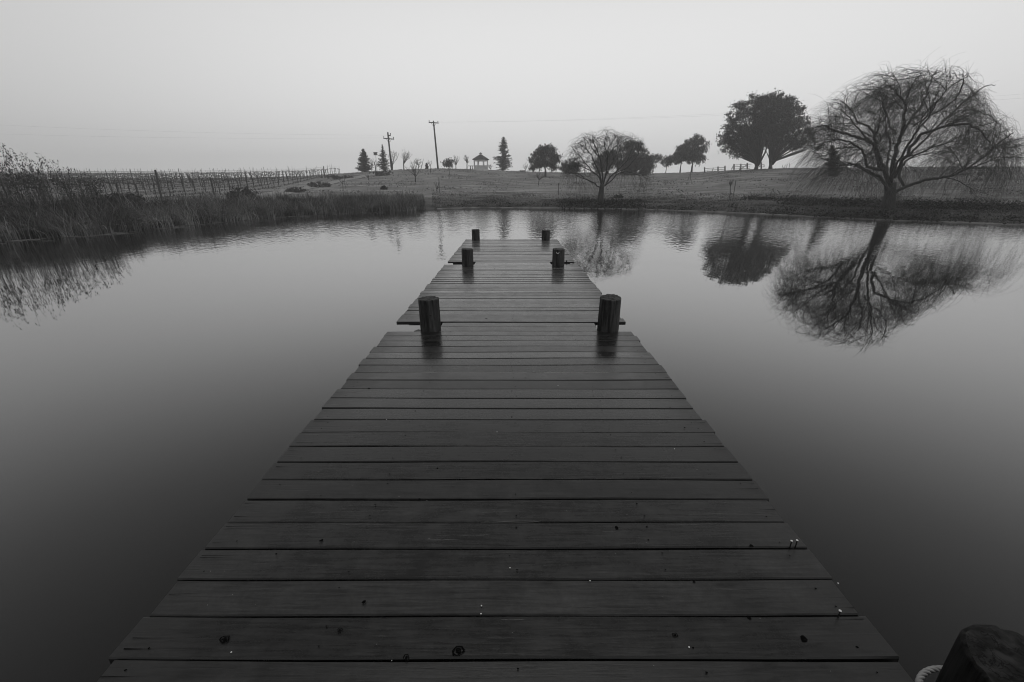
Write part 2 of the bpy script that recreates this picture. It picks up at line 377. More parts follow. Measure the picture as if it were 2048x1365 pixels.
def build_water():
    vs = [(0, 0, 0)]; fs = []
    az = [R(a) for a in np.arange(-180, 180, 1.5)]
    for a in az:
        r = float(np.interp(a, SA, SR))+.12; vs.append((r*math.sin(a), r*math.cos(a), 0))
    n = len(az)
    for i in range(n): fs.append((0, 1+i, 1+(i+1) % n))
    me = bpy.data.meshes.new('pond_water'); me.from_pydata(vs, [], [f[::-1] for f in fs]); me.materials.append(M['water']); me.update()
    o = put(bpy.data.objects.new('pond_water', me)); return struct(o)
build_water()
def ribbon(name, pts, w, m, lift=.012, wn=.3):
    """flat sheet on the ground along a list of ground points"""
    mb = MB(); vs = []; fs = []
    P_ = []
    for i in range(len(pts)-1):
        a, b = Vector(pts[i]), Vector(pts[i+1]); k = max(1, int((b-a).length/1.0))
        for j in range(k): P_.append(a.lerp(b, j/k))
    P_.append(Vector(pts[-1]))
    for i, p in enumerate(P_):
        t = P_[min(i+1, len(P_)-1)]-P_[max(i-1, 0)]; t.z = 0; t.normalize(); s = Vector((-t.y, t.x, 0))
        ww = w*(1+wn*noise.noise(p*.7))
        for j in range(5):
            q = p+s*(ww*(j/4-.5)); vs.append((q.x, q.y, T(q.x, q.y)+lift))
    for i in range(len(P_)-1):
        for j in range(4): fs.append((i*5+j, i*5+j+1, (i+1)*5+j+1, (i+1)*5+j))
    mb.add(vs, fs); return mb.build(name, m, smooth=True)
def shore_strip():
    mb = MB(); vs = []; fs = []; az = [R(a) for a in np.arange(-9.5, 62, .25)]
    for a in az:
        r = float(np.interp(a, SA, SR)); k = noise.noise(Vector((a*40, 0, 0)))
        for dr, z in ((-.03, -.02), (0.0, .03+.012*k), (.22+.1*k, .055+.012*k), (.30+.1*k, .02)):
            vs.append(((r+dr)*math.sin(a), (r+dr)*math.cos(a), z))
    for i in range(len(az)-1):
        for j in range(3): fs.append((i*4+j, i*4+j+1, i*4+j+5, i*4+j+4))
    mb.add(vs, fs); return struct(mb.build('shore_mud', M['shoremud'], smooth=True))
shore_strip()
struct(ribbon('dirt_path', [ground(500, 412), ground(520, 397), ground(560, 386), ground(610, 377), ground(665, 366), ground(715, 356), ground(760, 347)], 2.6, M['path'], .05))
# ---------------------------------------------------------------- the dock
XL, XR = -1.245, 1.205
def dock_section(label, y0, y1, x0, x1, z, notch, seed, marks=(), screws=()):
    rnd = random.Random(seed)
    root = thing('dock_section', ((x0+x1)/2, (y0+y1)/2, z), label, 'dock', 'sections of the wooden dock')
    mb = MB(); y = y0; rows = []
    n = round((y1-y0)/.1455); pitch = (y1-y0)/n
    def board(xa, xb, ya, yb, dz, sk):
        b = .0045; sh = rnd.random(); tilt = rnd.uniform(-.0016, .0016)
        # subdivided along x so it can bow a little
        K = 12; vs = []; fs = []
        for i in range(K+1):
            u = i/K; x = xa+(xb-xa)*u; bow = .0022*math.sin(u*9+seed+ya*7)+sk*(u-.5); zz = z+dz+.0018*math.sin(u*5+ya*3); tl = tilt
            prof = [(ya, zz-.034), (ya, zz-b), (ya+b, zz-tl), (yb-b, zz+tl), (yb, zz-b), (yb, zz-.034)]
            for (yy, z_) in prof: vs.append((x, yy+bow, z_))
        for i in range(K):
            for j in range(5): fs.append((i*6+j, (i+1)*6+j, (i+1)*6+j+1, i*6+j+1))
            fs.append((i*6+5, (i+1)*6+5, (i+1)*6, i*6))
        fs.append((0,1,2,3,4,5)); fs.append(tuple(K*6+j for j in range(6))[::-1])
        mb.add(vs, fs, sh, 0)
    for i in range(n):
        ya = y0+i*pitch; gap = rnd.choice((.004, .005, .006, .005, .010))+(.006 if y0 > 4 else 0); sk = rnd.uniform(-.003, .003)
        board(x0+rnd.uniform(-.014, .014), x1+rnd.uniform(-.014, .014), ya+gap/2, ya+pitch-gap/2, rnd.uniform(-.0018, .0018)*(1.6 if y0 > 4 else 1), sk)
        rows.append((ya, ya+pitch))
    for (na, nb, xa, xb) in notch:   # short boards between the pilings
        k = max(1, round((nb-na)/.145))
        for i in range(k): board(xa+rnd.uniform(-.006,.006), xb+rnd.uniform(-.006,.006), na+(nb-na)*i/k+.002, na+(nb-na)*(i+1)/k-.002, .0, 0)
    # nail holes over the joists and small knots, as flush marks in the boards
    def blot(cx, cy, rx, ry, ang=0, ring=False, zz=.0042):
        k = 12; ca_, sa_ = math.cos(ang), math.sin(ang); ou = []; inn = []
        for j in range(k):
            t = 2*math.pi*j/k; q = 1+rnd.uniform(-.22, .22)
            a_, b_ = rx*q*math.cos(t), ry*q*math.sin(t); ou.append((cx+a_*ca_-b_*sa_, cy+a_*sa_+b_*ca_, z+zz))
            inn.append((cx+.72*(a_*ca_-b_*sa_), cy+.72*(a_*sa_+b_*ca_), z+zz))
        if ring: mb.add(ou+inn, [(j, (j+1) % k, k+(j+1) % k, k+j) for j in range(k)], 1, 1)
        else: mb.add(ou, [tuple(range(k))], 1, 1)
    for (ya, yb) in rows:
        for jx in (x0+.09, x0+.62, (x0+x1)/2+.03, x1-.62, x1-.09):
            for yy in (ya+.035, yb-.035):
                if rnd.random() < .6: r_ = rnd.uniform(.0025, .0045); blot(jx+rnd.uniform(-.02,.02), yy+rnd.uniform(-.008,.008), r_, r_*.8)
        for _ in range(rnd.choice((0, 0, 0, 1))):
            r_ = rnd.uniform(.004, .011); blot(rnd.uniform(x0+.1, x1-.1), rnd.uniform(ya+.03, yb-.03), r_*1.3, r_, rnd.uniform(0,3), rnd.random() < .5)
        if rnd.random() < .8:   # splits from the ends
            for _ in range(rnd.choice((1, 2, 3))):
                side = rnd.random() < .5; L_ = rnd.uniform(.04, .16); yy = rnd.uniform(ya+.015, yb-.015)
                xa = x0+.012 if side else x1-.012-L_; w_ = rnd.uniform(.0008, .0020)
                e = 1 if side else -1; sl = rnd.uniform(-.004, .004)
                p0 = (xa if side else xa+L_, yy); p1 = (p0[0]+e*L_, yy+sl)
                q = [(p0[0], p0[1]-w_, z+.0042), (p1[0], p1[1], z+.0042), (p0[0], p0[1]+w_, z+.0042)]
                mb.add(q, [(0, 1, 2)], 1, 1)
    for (px, py, rx, ry, ring) in marks:
        rx *= .75; ry *= .75
        q = on_plane(px, py, z); blot(q.x, q.y, rx, ry, rnd.uniform(-.5, .8), ring, .0045)
        if ring: blot(q.x, q.y, rx*.45, ry*.45, 0, False, .0047)
    for _ in range(int(26*(y1-y0))):   # tiny pale flecks scattered on the wet boards
        cx, cy, r_ = rnd.uniform(x0+.05, x1-.05), rnd.uniform(y0+.05, y1-.05), rnd.choice((.0008, .001, .0012, .0018))
        mb.add([(cx+r_*math.cos(j*1.257), cy+r_*math.sin(j*1.257)*1.2, z+.0044) for j in range(5)], [(0,1,2,3,4)], 1, 2)
    kid(mb, 'deck_boards', [M['deck'], M['knot'], M['palewood']], root)
    fr = MB()
    fr.box(((x0+x1)/2, y0+.34, z-.09), (x1-x0-.10, .038, .10)); fr.box(((x0+x1)/2, y1-.34, z-.09), (x1-x0-.10, .038, .10))
    for xx in (x0+.07, x0+.62, (x0+x1)/2, x1-.62, x1-.07): fr.box((xx, (y0+y1)/2, z-.095), (.04, y1-y0-.72, .115))
    kid(fr, 'joist_frame', M['dark'], root)
    fl = MB()
    for xx in (x0+.45, x1-.45):
        fl.box((xx, (y0+y1)/2, z-.335), (.5, y1-y0-1.1, .29))
    kid(fl, 'float', M['dark'], root)
    for (px, py, hgt) in screws:
        q = on_plane(px, py, z+hgt); s = MB(); hr = .0047 if hgt > .02 else .0026
        if hgt > .02: sh_ = MB(); sh_.tube([(q.x, q.y, z-.01), (q.x+.001, q.y, z+hgt)], .0024, n=8); kid(sh_, 'screw_shank', M['dark'], root)
        s.tube([(q.x, q.y, z+hgt), (q.x, q.y, z+hgt+.002)], hr*.5, hr, n=14)
        s.tube([(q.x, q.y, z+hgt+.002), (q.x, q.y, z+hgt+.0035)], hr, hr*.93, n=14)
        kid(s, 'screw', M['screw'], root)
    return root
near_marks = [(917,1303,.026,.020,True),(450,1280,.020,.017,True),(1607,1280,.017,.012,False),(813,1318,.012,.015,True),(1350,1272,.012,.010,True),(680,1262,.011,.010,True),
 (643,1083,.011,.008,False),(839,1000,.008,.006,False),(728,1206,.009,.009,False),(1502,1094,.012,.010,False),(738,778,.012,.008,False),(1233,1057,.009,.011,False),
 (1388,1166,.007,.006,False),(1498,1237,.006,.010,False),(553,1110,.006,.005,False),(875,938,.006,.005,False),(1020,744,.006,.005,False),(1340,816,.007,.005,False),(1042,662,.007,.006,False),(1369,857,.008,.006,False)]
near_screws = [(1583,1083,.035),(1594,1082,.035),(1680,1223,.030),(1676,1168,.002),(463,1306,.001),(962,1229,.001),(963,1213,.001),(1378,1296,.002),(1180,1163,.001),(1349,899,.006),(994,865,.002),(773,840,.002),(1020,1137,.001),(1116,772,.003)]
dock_section('near section of dark wet dock boards running off the bottom of the photo', -4.0, 4.10, XL, XR, DECK, [(4.10, 4.375, -.733, .868)], 3, near_marks, near_screws)
dock_section('middle section of the wooden dock between the front and second pairs of pilings', 4.395, 7.90, -1.235, 1.215, DECK, [(7.90, 8.22, -.69, .72)], 5,
             [(912,572,.012,.010,False),(1030,551,.010,.009,False),(1085,561,.010,.009,False)])
dock_section('far end section of the wooden dock reaching out to the last two pilings', 8.24, 11.72, -1.225, 1.205, DECK, [], 8)

def piling(px_c, y, r, top, label, seed, ztop_tilt=(0,0), rough=1., ms=('piling', 'pilingtop')):
    rnd = random.Random(seed); x = px_c; n = 72; rings = 40
    root = thing('dock_piling', (x, y, 0), label, 'piling', 'round timber pilings along the dock')
    mb = MB(); vs = []; fs = []; z0, z1 = -1.25, DECK+top
    lean = (rnd.uniform(-.01,.01), rnd.uniform(-.01,.01))
    groove = [(rnd.uniform(0, 6.283), rnd.uniform(.004,.011), rnd.uniform(.03,.07), rnd.uniform(-.3,.3)) for _ in range(9)]
    for i in range(rings+1):
        u = i/rings; zz = z0+(z1-z0)*(1-(1-u)**1.7)
        for k in range(n):
            a = 2*math.pi*k/n
            rr = r*(1+.035*math.sin(2*a+seed)+.02*math.sin(3*a+seed*2))*(1.03-.04*u)
            rr += .006*rough*noise.noise(Vector((math.cos(a)*1.5, math.sin(a)*1.5, zz*1.4+seed)))+.003*noise.noise(Vector((a*9, zz*3, seed)))
            for (ga, gd, gw, gs) in groove:
                dd = abs((a-ga-gs*zz+math.pi) % (2*math.pi)-math.pi)
                if dd < gw: rr -= gd*(1-dd/gw)
            rr *= 1-.06*max(0, (u-.985)/.015)
            zt = zz + (ztop_tilt[0]*math.cos(a)+ztop_tilt[1]*math.sin(a))*r*smooth((zz-DECK)/max(.01, top))
            if u > .96: zt += rough*.008*noise.noise(Vector((math.cos(a)*4, math.sin(a)*4, seed)))
            vs.append((x+rr*math.cos(a)+lean[0]*zz, y+rr*math.sin(a)+lean[1]*zz, zt))
    for i in range(rings):
        for k in range(n): fs.append((i*n+k, i*n+(k+1) % n, (i+1)*n+(k+1) % n, (i+1)*n+k))
    mb.add(vs, fs, 1, 0)
    # end grain, gently domed and chipped
    top_ring = vs[-n:]; cxx = sum(v[0] for v in top_ring)/n; cyy = sum(v[1] for v in top_ring)/n; czz = sum(v[2] for v in top_ring)/n
    tv = list(top_ring); tf = []
    for j, f in enumerate((.8, .55, .28)):
        for k in range(n):
            v = top_ring[k]; q = Vector((cxx+(v[0]-cxx)*f, cyy+(v[1]-cyy)*f, czz+(v[2]-czz)*f))
            q.z += .006*(1-f)+.006*rough*noise.noise(Vector((q.x*40, q.y*40, seed))); tv.append(tuple(q))
    tv.append((cxx, cyy, czz+.004)); c = len(tv)-1
    for j in range(3):
        for k in range(n): tf.append((j*n+k, j*n+(k+1) % n, (j+1)*n+(k+1) % n, (j+1)*n+k))
    for k in range(n): tf.append((3*n+k, 3*n+(k+1) % n, c))
    kid(mb, 'shaft', M[ms[0]], root, True)
    mt = MB(); mt.add(tv, tf); kid(mt, 'end_grain', M[ms[1]], root, True)
    return root
p1 = piling(-.825, 4.15, .098, .325, 'left piling of the nearest full pair, with a pale knot on its side', 1, (0, .0))
kn = MB(); kn.tube([(-.80, 4.05, DECK+.18), (-.80, 4.046, DECK+.18)], .011, .009, n=14); kid(kn, 'knot', M['pilingtop'], p1)
p2 = piling(.972, 4.15, .102, .335, 'right piling of the nearest full pair, with a pointed rim', 2, (.02, .09))
p3 = piling(-.80, 7.80, .103, .30, 'left piling of the middle pair, where the middle and far sections meet', 3)
p4 = piling(.835, 7.80, .112, .30, 'right piling of the middle pair with a small pale eye hook near its top', 4)
ey = MB(); ey.tube([(.81+.022*math.cos(a), 7.68, DECK+.255+.022*math.sin(a)) for a in np.linspace(math.pi*.9, math.pi*2.1, 10)], .006, n=6); kid(ey, 'eye_hook', M['screw'], p4)
p5 = piling(-.95, 11.55, .108, .275, 'left piling of the pair at the far end of the dock', 5)
p6 = piling(.885, 11.55, .108, .255, 'right piling of the pair at the far end of the dock', 6, (-.05, 0))
p7 = piling(1.475, .80, .168, .10, 'big weathered piling cut off by the bottom right corner of the photo', 7, (-.03, .02), 1.9, ('pilingold', 'pilingoldtop'))
for (xa, xb, y, s) in ((-1.21, -.90, 4.36, 1), (.98, 1.18, 4.36, 1)): pass
cl = thing('dock_cleat', (1.02, 8.06, DECK), 'small dark metal cleat beside the right middle piling', 'cleat')
c_ = MB(); c_.box((1.02, 8.06, DECK-.045), (.24, .05, .05)); kid(c_, 'base', M['dark'], cl)
c_ = MB(); c_.tube([(1.02, 8.06, DECK-.03), (1.02, 8.06, DECK+.05)], .016, .012, n=8); kid(c_, 'horn', M['dark'], cl)
br = MB(); br.bar((-.99, 4.22, DECK-.06), (-.90, 4.16, DECK-.06), .06); br.bar((-.93, 4.10, DECK-.06), (-.93, 4.30, DECK-.06), .05)
kid(br, 'piling_guide', M['dark'], bpy.data.objects['dock_section'])

def rope(pts, r, label):
    root = thing('mooring_rope', pts[0], label, 'rope'); P_ = [Vector(p) for p in pts]
    # resample with Catmull-Rom
    S = []
    for i in range(len(P_)-1):
        a, b, c, d = P_[max(i-1,0)], P_[i], P_[i+1], P_[min(i+2, len(P_)-1)]
        for j in range(24):
            t = j/24; S.append(.5*((2*b)+(c-a)*t+(2*a-5*b+4*c-d)*t*t+(3*b-a-3*c+d)*t**3))
    S.append(P_[-1])
    for s in range(3):
        q = []; ang = 0
        for i, p in enumerate(S):
            t = (S[min(i+1, len(S)-1)]-S[max(i-1, 0)]).normalized(); x = t.cross(Vector((.1, .2, 1))).normalized(); y = t.cross(x)
            if i: ang += (p-S[i-1]).length/(r*7)*2*math.pi
            a = ang+s*2*math.pi/3; q.append(p+x*(r*.55*math.cos(a))+y*(r*.55*math.sin(a)))
        mb = MB(); mb.tube(q, r*.62, n=7); kid(mb, 'strand', M['rope'], root, True)
    return root
rp_ = []
for a in np.linspace(R(-150), R(150), 16): rp_.append((1.462+.190*math.cos(a), .80+.190*math.sin(a), DECK-.175+.012*a))
rp_ += [(1.25, .80, DECK-.07), (1.19, .68, DECK-.01), (1.05, .56, DECK+.016), (.95, .46, DECK+.015)]
rope(rp_, .0085, 'white twisted mooring rope tied round the piling in the bottom right corner')
# ---------------------------------------------------------------- vegetation tools
def leaves(centres, size, aspect=.5, droop=0., spread=None, shade=(.6, 1.5)):
    """centres (n,3) -> loose quads"""
    n = len(centres); C = np.asarray(centres, float)
    a = rng.normal(size=(n, 3)); a[:, 2] = a[:, 2]*(1-droop)-droop*2.2; a /= np.linalg.norm(a, axis=1)[:, None]
    b = np.cross(a, rng.normal(size=(n, 3))); b /= np.linalg.norm(b, axis=1)[:, None]+1e-9
    s = size*rng.uniform(.6, 1.4, n)[:, None]
    A = a*s; B = b*s*aspect*.5
    V = np.stack([C-A*.5, C+B, C+A*.5, C-B], 1)
    return V, rng.uniform(shade[0], shade[1], n)
def clumps(lobes, nclump, nleaf, csz, shell=.45):
    """lobes: (centre, rx, ry, rz) -> leaf centres gathered in clumps"""
    out_ = []
    vol = np.array([l[1]*l[2]*l[3] for l in lobes])**.72; vol /= vol.sum()
    for (c, rx, ry, rz), w in zip(lobes, vol):
        k = max(3, int(nclump*w)); d = rng.normal(size=(k, 3)); d /= np.linalg.norm(d, axis=1)[:, None]
        rad = (shell+(1-shell)*rng.uniform(0, 1, k)**.6)*(1+rng.normal(0, .05, k))
        cc = np.array(c)[None]+d*rad[:, None]*np.array([rx, ry, rz])[None]
        cs = csz*rng.uniform(.5, 1.3, k)
        pts = cc[:, None, :]+rng.normal(size=(k, nleaf, 3))*cs[:, None, None]*np.array([.5, .5, .36])
        out_.append(pts.reshape(-1, 3))
    return np.concatenate(out_)
def scale_at(p): return (p.y*math.cos(PITCH)-(p.z-CAMZ)*math.sin(PITCH))/FPX   # metres per photo pixel
def crown_tree(name, label, cat, base_px, lobes_px, trunk, nclump, nleaf, leaf, csz, group=None, droop=0., m='foliage', tr=.15, aspect=.45, shell=.45, Y=None, shade=(.6, 1.5), limbs=()):
    b = ground(*base_px)
    if Y is not None: b = P(base_px[0], base_px[1], Y); b.z = T(b.x, b.y)
    mpp = scale_at(b); root = thing(name, b, label, cat, group)
    lob = []
    for (px, py, rx, rz, dy) in lobes_px:
        q = P(px, py, b.y+dy*1.0); lob.append((tuple(q), rx*mpp, (rx*mpp+rz*mpp)*.5, rz*mpp*1.06))
    tb = MB(); pts = [b-Vector((0,0,.15))]+[P(x, y, b.y) for (x, y) in trunk]
    tb.tube(pts, tr, tr*.45, n=9)
    for lm in limbs:
        tb.tube([P(x, y, b.y+dy) for (x, y, dy) in lm[0]], lm[1], lm[1]*.35, n=7)
    top = pts[-1]
    for (c, rx, ry, rz) in lob:
        for _ in range(4):
            e = Vector(c)+Vector((random.uniform(-.7,.7)*rx, random.uniform(-.7,.7)*ry, random.uniform(-.4,.7)*rz)); mid = top.lerp(e, .5)+Vector((0, 0, random.uniform(-.1,.25)*rz))
            tb.tube([top, mid, e], tr*.38, tr*.08, n=5)
    kid(tb, 'trunk', M['bark'], root, True)
    C = clumps(lob, nclump, nleaf, csz, shell)
    V, s = leaves(C, leaf, aspect, droop, shade=shade)
    npkid('crown', V, 4, s, M[m], root)
    return root
def conifer(name, label, base_px, top_px, wpx, n_wh, leaf, seed, skew=0, sparse=0., m='leafdark', shapef=None, Y=None):
    rnd = random.Random(seed); b = ground(*base_px)
    if Y: b = P(base_px[0], base_px[1], Y); b.z = T(b.x, b.y)
    top = P(top_px[0], top_px[1], b.y); mpp = scale_at(b); H = top-b; root = thing(name, b, label, 'tree')
    tb = MB(); tb.tube([b-Vector((0,0,.1)), b+H*.5, top], .028*H.length, .01, n=7)
    cen = []; h = wpx*mpp/2
    shapef = shapef or (lambda u: (1-u)**.85)
    for i in range(n_wh):
        u = .04+.95*i/n_wh; L0 = h*shapef(u)
        for k in range(9):
            if rnd.random() < sparse: continue
            a = rnd.uniform(0, 6.283); ln = L0*rnd.uniform(.5, 1.22); o_ = b+H*u
            d = Vector((math.cos(a)+skew*rnd.random(), math.sin(a), rnd.uniform(-.12, .35))); e = o_+d*ln
            tb.tube([o_, o_.lerp(e, .5)-Vector((0,0,.03*ln)), e], .02+.012*ln, .008, n=3)
            m_ = max(5, int(ln/ (leaf*.16)))
            for j in range(m_):
                t = (j+rnd.random())/m_; q = o_.lerp(e, t); w = .16*ln*(1.1-t)+leaf*.25
                for _ in range(1): cen.append((q.x+rnd.gauss(0,w*.6), q.y+rnd.gauss(0,w*.6), q.z+rnd.gauss(0,w*.3)))
    kid(tb, 'trunk', M['bark'], root, True)
    V, s = leaves(np.array(cen), leaf, .4, .15); npkid('crown', V, 4, s, M[m], root); return root
def grow(mb, p, d, ln, r, depth, rnd, spread=.55, up=.15, kids=(2,4), n=5, tips=None, minr=.006):
    pts = [p]; q = p.copy(); dd = d.normalized(); k = 4
    for i in range(k):
        dd = (dd+Vector((rnd.gauss(0,.13), rnd.gauss(0,.13), rnd.gauss(0,.10)+up*.25))).normalized(); q = q+dd*(ln/k); pts.append(q.copy())
    mb.tube(pts, r, max(minr, r*.55), n=n if depth > 1 else 3)
    if depth <= 0:
        if tips is not None: tips.append((pts[-1], dd)); 
        return
    for _ in range(rnd.randint(*kids)):
        j = rnd.randint(1, k); v = Vector((rnd.gauss(0,1), rnd.gauss(0,1), rnd.gauss(0,.6)+up)).normalized()
        grow(mb, pts[j], (dd+v*spread*1.3), ln*rnd.uniform(.55,.8), max(minr, r*.55), depth-1, rnd, spread, up, kids, n, tips, minr)
    grow(mb, pts[-1], dd, ln*.7, max(minr, r*.6), depth-1, rnd, spread, up, kids, n, tips, minr)
def bare_tree(name, label, base_px, top_px, seed, r=.05, spread=.6, up=.25, depth=4, fork=.35, group=None, stake=False, m='bark', tips_leaf=0, Y=None):
    rnd = random.Random(seed); b = ground(*base_px)
    if Y: b = P(base_px[0], base_px[1], Y); b.z = T(b.x, b.y)
    top = P(top_px[0], top_px[1], b.y); H = (top-b); root = thing(name, b, label, 'tree', group)
    mb = MB(); f = b+H*fork; mb.tube([b-Vector((0,0,.1)), b+H*fork*.5, f], r, r*.8, n=7)
    kid(mb, 'trunk', M[m], root, True)
    cb = MB(); tips = []
    k = 5
    for i in range(k+1):
        a = rnd.uniform(0, 6.283); v = Vector((math.cos(a), math.sin(a)*.8, rnd.uniform(.1, .9)))*1.25
        if i == k: v = H.normalized()
        grow(cb, f-H*(.08*rnd.random()), (v*(spread+.15)+H.normalized()*.38), H.length*(1-fork)*.44, r*.62, min(3, depth-1), rnd, spread, up, (1,2), 4, tips, max(.005, r*.11))
    c = kid(cb, 'crown', M[m], root)
    if tips_leaf:
        pts = np.array([tuple(t[0]+Vector((rnd.gauss(0,.12), rnd.gauss(0,.12), rnd.gauss(0,.12)))) for t in tips for _ in range(tips_leaf)])
        V, s = leaves(pts, .12, .5); npkid('leaves', V, 4, s, M['foliage'], root)
    if stake:
        s = MB(); s.tube([b+Vector((.25,.1,-.1)), b+Vector((.25,.1,1.5))], .03, n=6); kid(s, 'support_stake', M['fencewood'], root)
    return root
# ---------------------------------------------------------------- willows
def willow(label, base_px, Y, trunk_px, tr, limbs_px, seed, nsub, nwhip, whip_len, wr, reg, wind=-.18, sub_len=1.3, ground_clear=.3, group=None, env=()):
    rnd = random.Random(seed)
    b = P(base_px[0], base_px[1], Y); b.z = T(b.x, b.y)
    root = thing('weeping_willow', b, label, 'tree', group)
    ox, oy, sc = reg
    tb = MB(); tp = [b-Vector((0,0,.2))]+[P(ox+x/sc, oy+y/sc, Y) for (x, y) in trunk_px]
    rr = [tr*1.55, tr*1.25]+[tr]*(len(tp)-2)
    tb.tube(tp, tr, n=14, rad=rr[:len(tp)]); kid(tb, 'trunk', M['bark'], root, True)
    lb = MB(); wb = []
    starts = []
    cf, sf = math.cos(PITCH), math.sin(PITCH)
    ex, ey = sum(e[0] for e in env)/len(env), 360.
    def inside(q, mg=0.):
        F_ = q.y*cf-(q.z-CAMZ)*sf; u_ = CX+FPX*q.x/F_; v_ = CY-FPX*(q.y*sf+(q.z-CAMZ)*cf)/F_
        u_ += (ex-u_)*mg; v_ += (ey-v_)*mg
        c_ = False; j = len(env)-1
        for i in range(len(env)):
            xi, yi = env[i]; xj, yj = env[j]
            if (yi > v_) != (yj > v_) and u_ < (xj-xi)*(v_-yi)/(yj-yi)+xi: c_ = not c_
            j = i
        return c_
    def smoothpts(pts):
        S = []
        for i in range(len(pts)-1):
            a, b_, c, d = pts[max(i-1,0)], pts[i], pts[i+1], pts[min(i+2, len(pts)-1)]
            for j in range(4):
                t = j/4; S.append(.5*((2*b_)+(c-a)*t+(2*a-5*b_+4*c-d)*t*t+(3*b_-a-3*c+d)*t**3))
        S.append(pts[-1]); return S
    def sub(p, d, ln, r, lev):
        k = 6; pts = [p]; q = p.copy(); dd = d.normalized(); curl = rnd.uniform(.02, .16); mg = rnd.uniform(-.22, .03)
        for i in range(k):
            dd = (dd+Vector((rnd.gauss(0,.12), rnd.gauss(0,.12), rnd.gauss(.02,.10)-curl*i/k))).normalized(); q = q+dd*(ln/k)
            if not inside(q, mg): break
            pts.append(q.copy())
        k = len(pts)-1
        if k < 1: return
        lb.tube(pts, r, max(.006, r*.4), n=5 if r > .02 else 3)
        for i in range(1, k+1): starts.append((pts[i], (pts[i]-pts[i-1]).normalized(), .35 if i < k else 1.2))
        if lev > 0:
            for _ in range(rnd.randint(2, 4)):
                j = rnd.randint(1, k); v = Vector((rnd.gauss(0,1), rnd.gauss(0,1), rnd.gauss(.3,.7))).normalized()
                sub(pts[j], dd+v*1.0, ln*rnd.uniform(.5,.85), max(.008, r*.5), lev-1)
    for lm in limbs_px:
        pp, r0, dy = lm[0], lm[1], lm[2]; n_ = len(pp)
        pts = smoothpts([P(ox+x/sc, oy+y/sc, Y+dy*(i/(n_-1))) for i, (x, y) in enumerate(pp)])
        m_ = len(pts)
        for i in range(1, m_-1): pts[i] = pts[i]+Vector((rnd.gauss(0,.02), rnd.gauss(0,.04), rnd.gauss(0,.02)))
        lb.tube(pts, r0*.76, max(.015, r0*.2), n=8)
        L_ = sum((pts[i+1]-pts[i]).length for i in range(m_-1))
        for s in range(int(nsub*L_)):
            i = min(m_-2, int(m_*(.22+.78*rnd.random()**.9))); t = (pts[i+1]-pts[i]).normalized(); v = Vector((rnd.gauss(0,1), rnd.gauss(0,1.1), rnd.gauss(.35,.7))).normalized()
            rl = r0*(1-.7*i/m_)
            sub(pts[i], t*.8+v*.9, sub_len*rnd.uniform(.5, 1.25), max(.010, min(.027, rl*.40)), 2 if rnd.random() < .6 else 1)
        t = (pts[-1]-pts[-2]).normalized()
        for _ in range(4): sub(pts[-1], t+Vector((rnd.gauss(0,.4), rnd.gauss(0,.4), rnd.gauss(.1,.3))), sub_len*rnd.uniform(.5,1.0), .014, 1)
    kid(lb, 'limbs', M['bark'], root)
    # whips: thin three sided strands arching out and then hanging
    ws = [s[2] for s in starts]; ch = rnd.choices(starts, weights=ws, k=nwhip)
    mb = MB()
    for (p, d, w) in ch:
        tw = rnd.random() < .30; ln = rnd.uniform(.4, 1.3) if tw else whip_len*rnd.uniform(.3, 1.0)*(1.3 if p.z < b.z+3.6 else .9); k = 5 if tw else 9; st = ln/k; mg = rnd.uniform(-.03, .11); q = p.copy(); pts = [q.copy()]
        dd = (d+Vector((rnd.gauss(0,.45), rnd.gauss(0,.45), rnd.gauss(.15,.35)))).normalized(); gk = rnd.uniform(.02, .16) if tw else rnd.uniform(.13, .34)
        gv = Vector((wind+rnd.gauss(0,.06), rnd.gauss(0,.05), -1))
        for i in range(k):
            dd = (dd+gv*gk*(1+.5*i/k)).normalized(); q = q+dd*st
            if i < 6 and not inside(q, mg): break
            if q.z < T(q.x, q.y)+ground_clear*rnd.uniform(.7,1.6) and i > 1: break
            pts.append(q.copy())
        if len(pts) > 2: mb.tube(pts, wr, wr*.45, n=3, cap=False)
    kid(mb, 'hanging_whips', M['whip'], root)
    return root
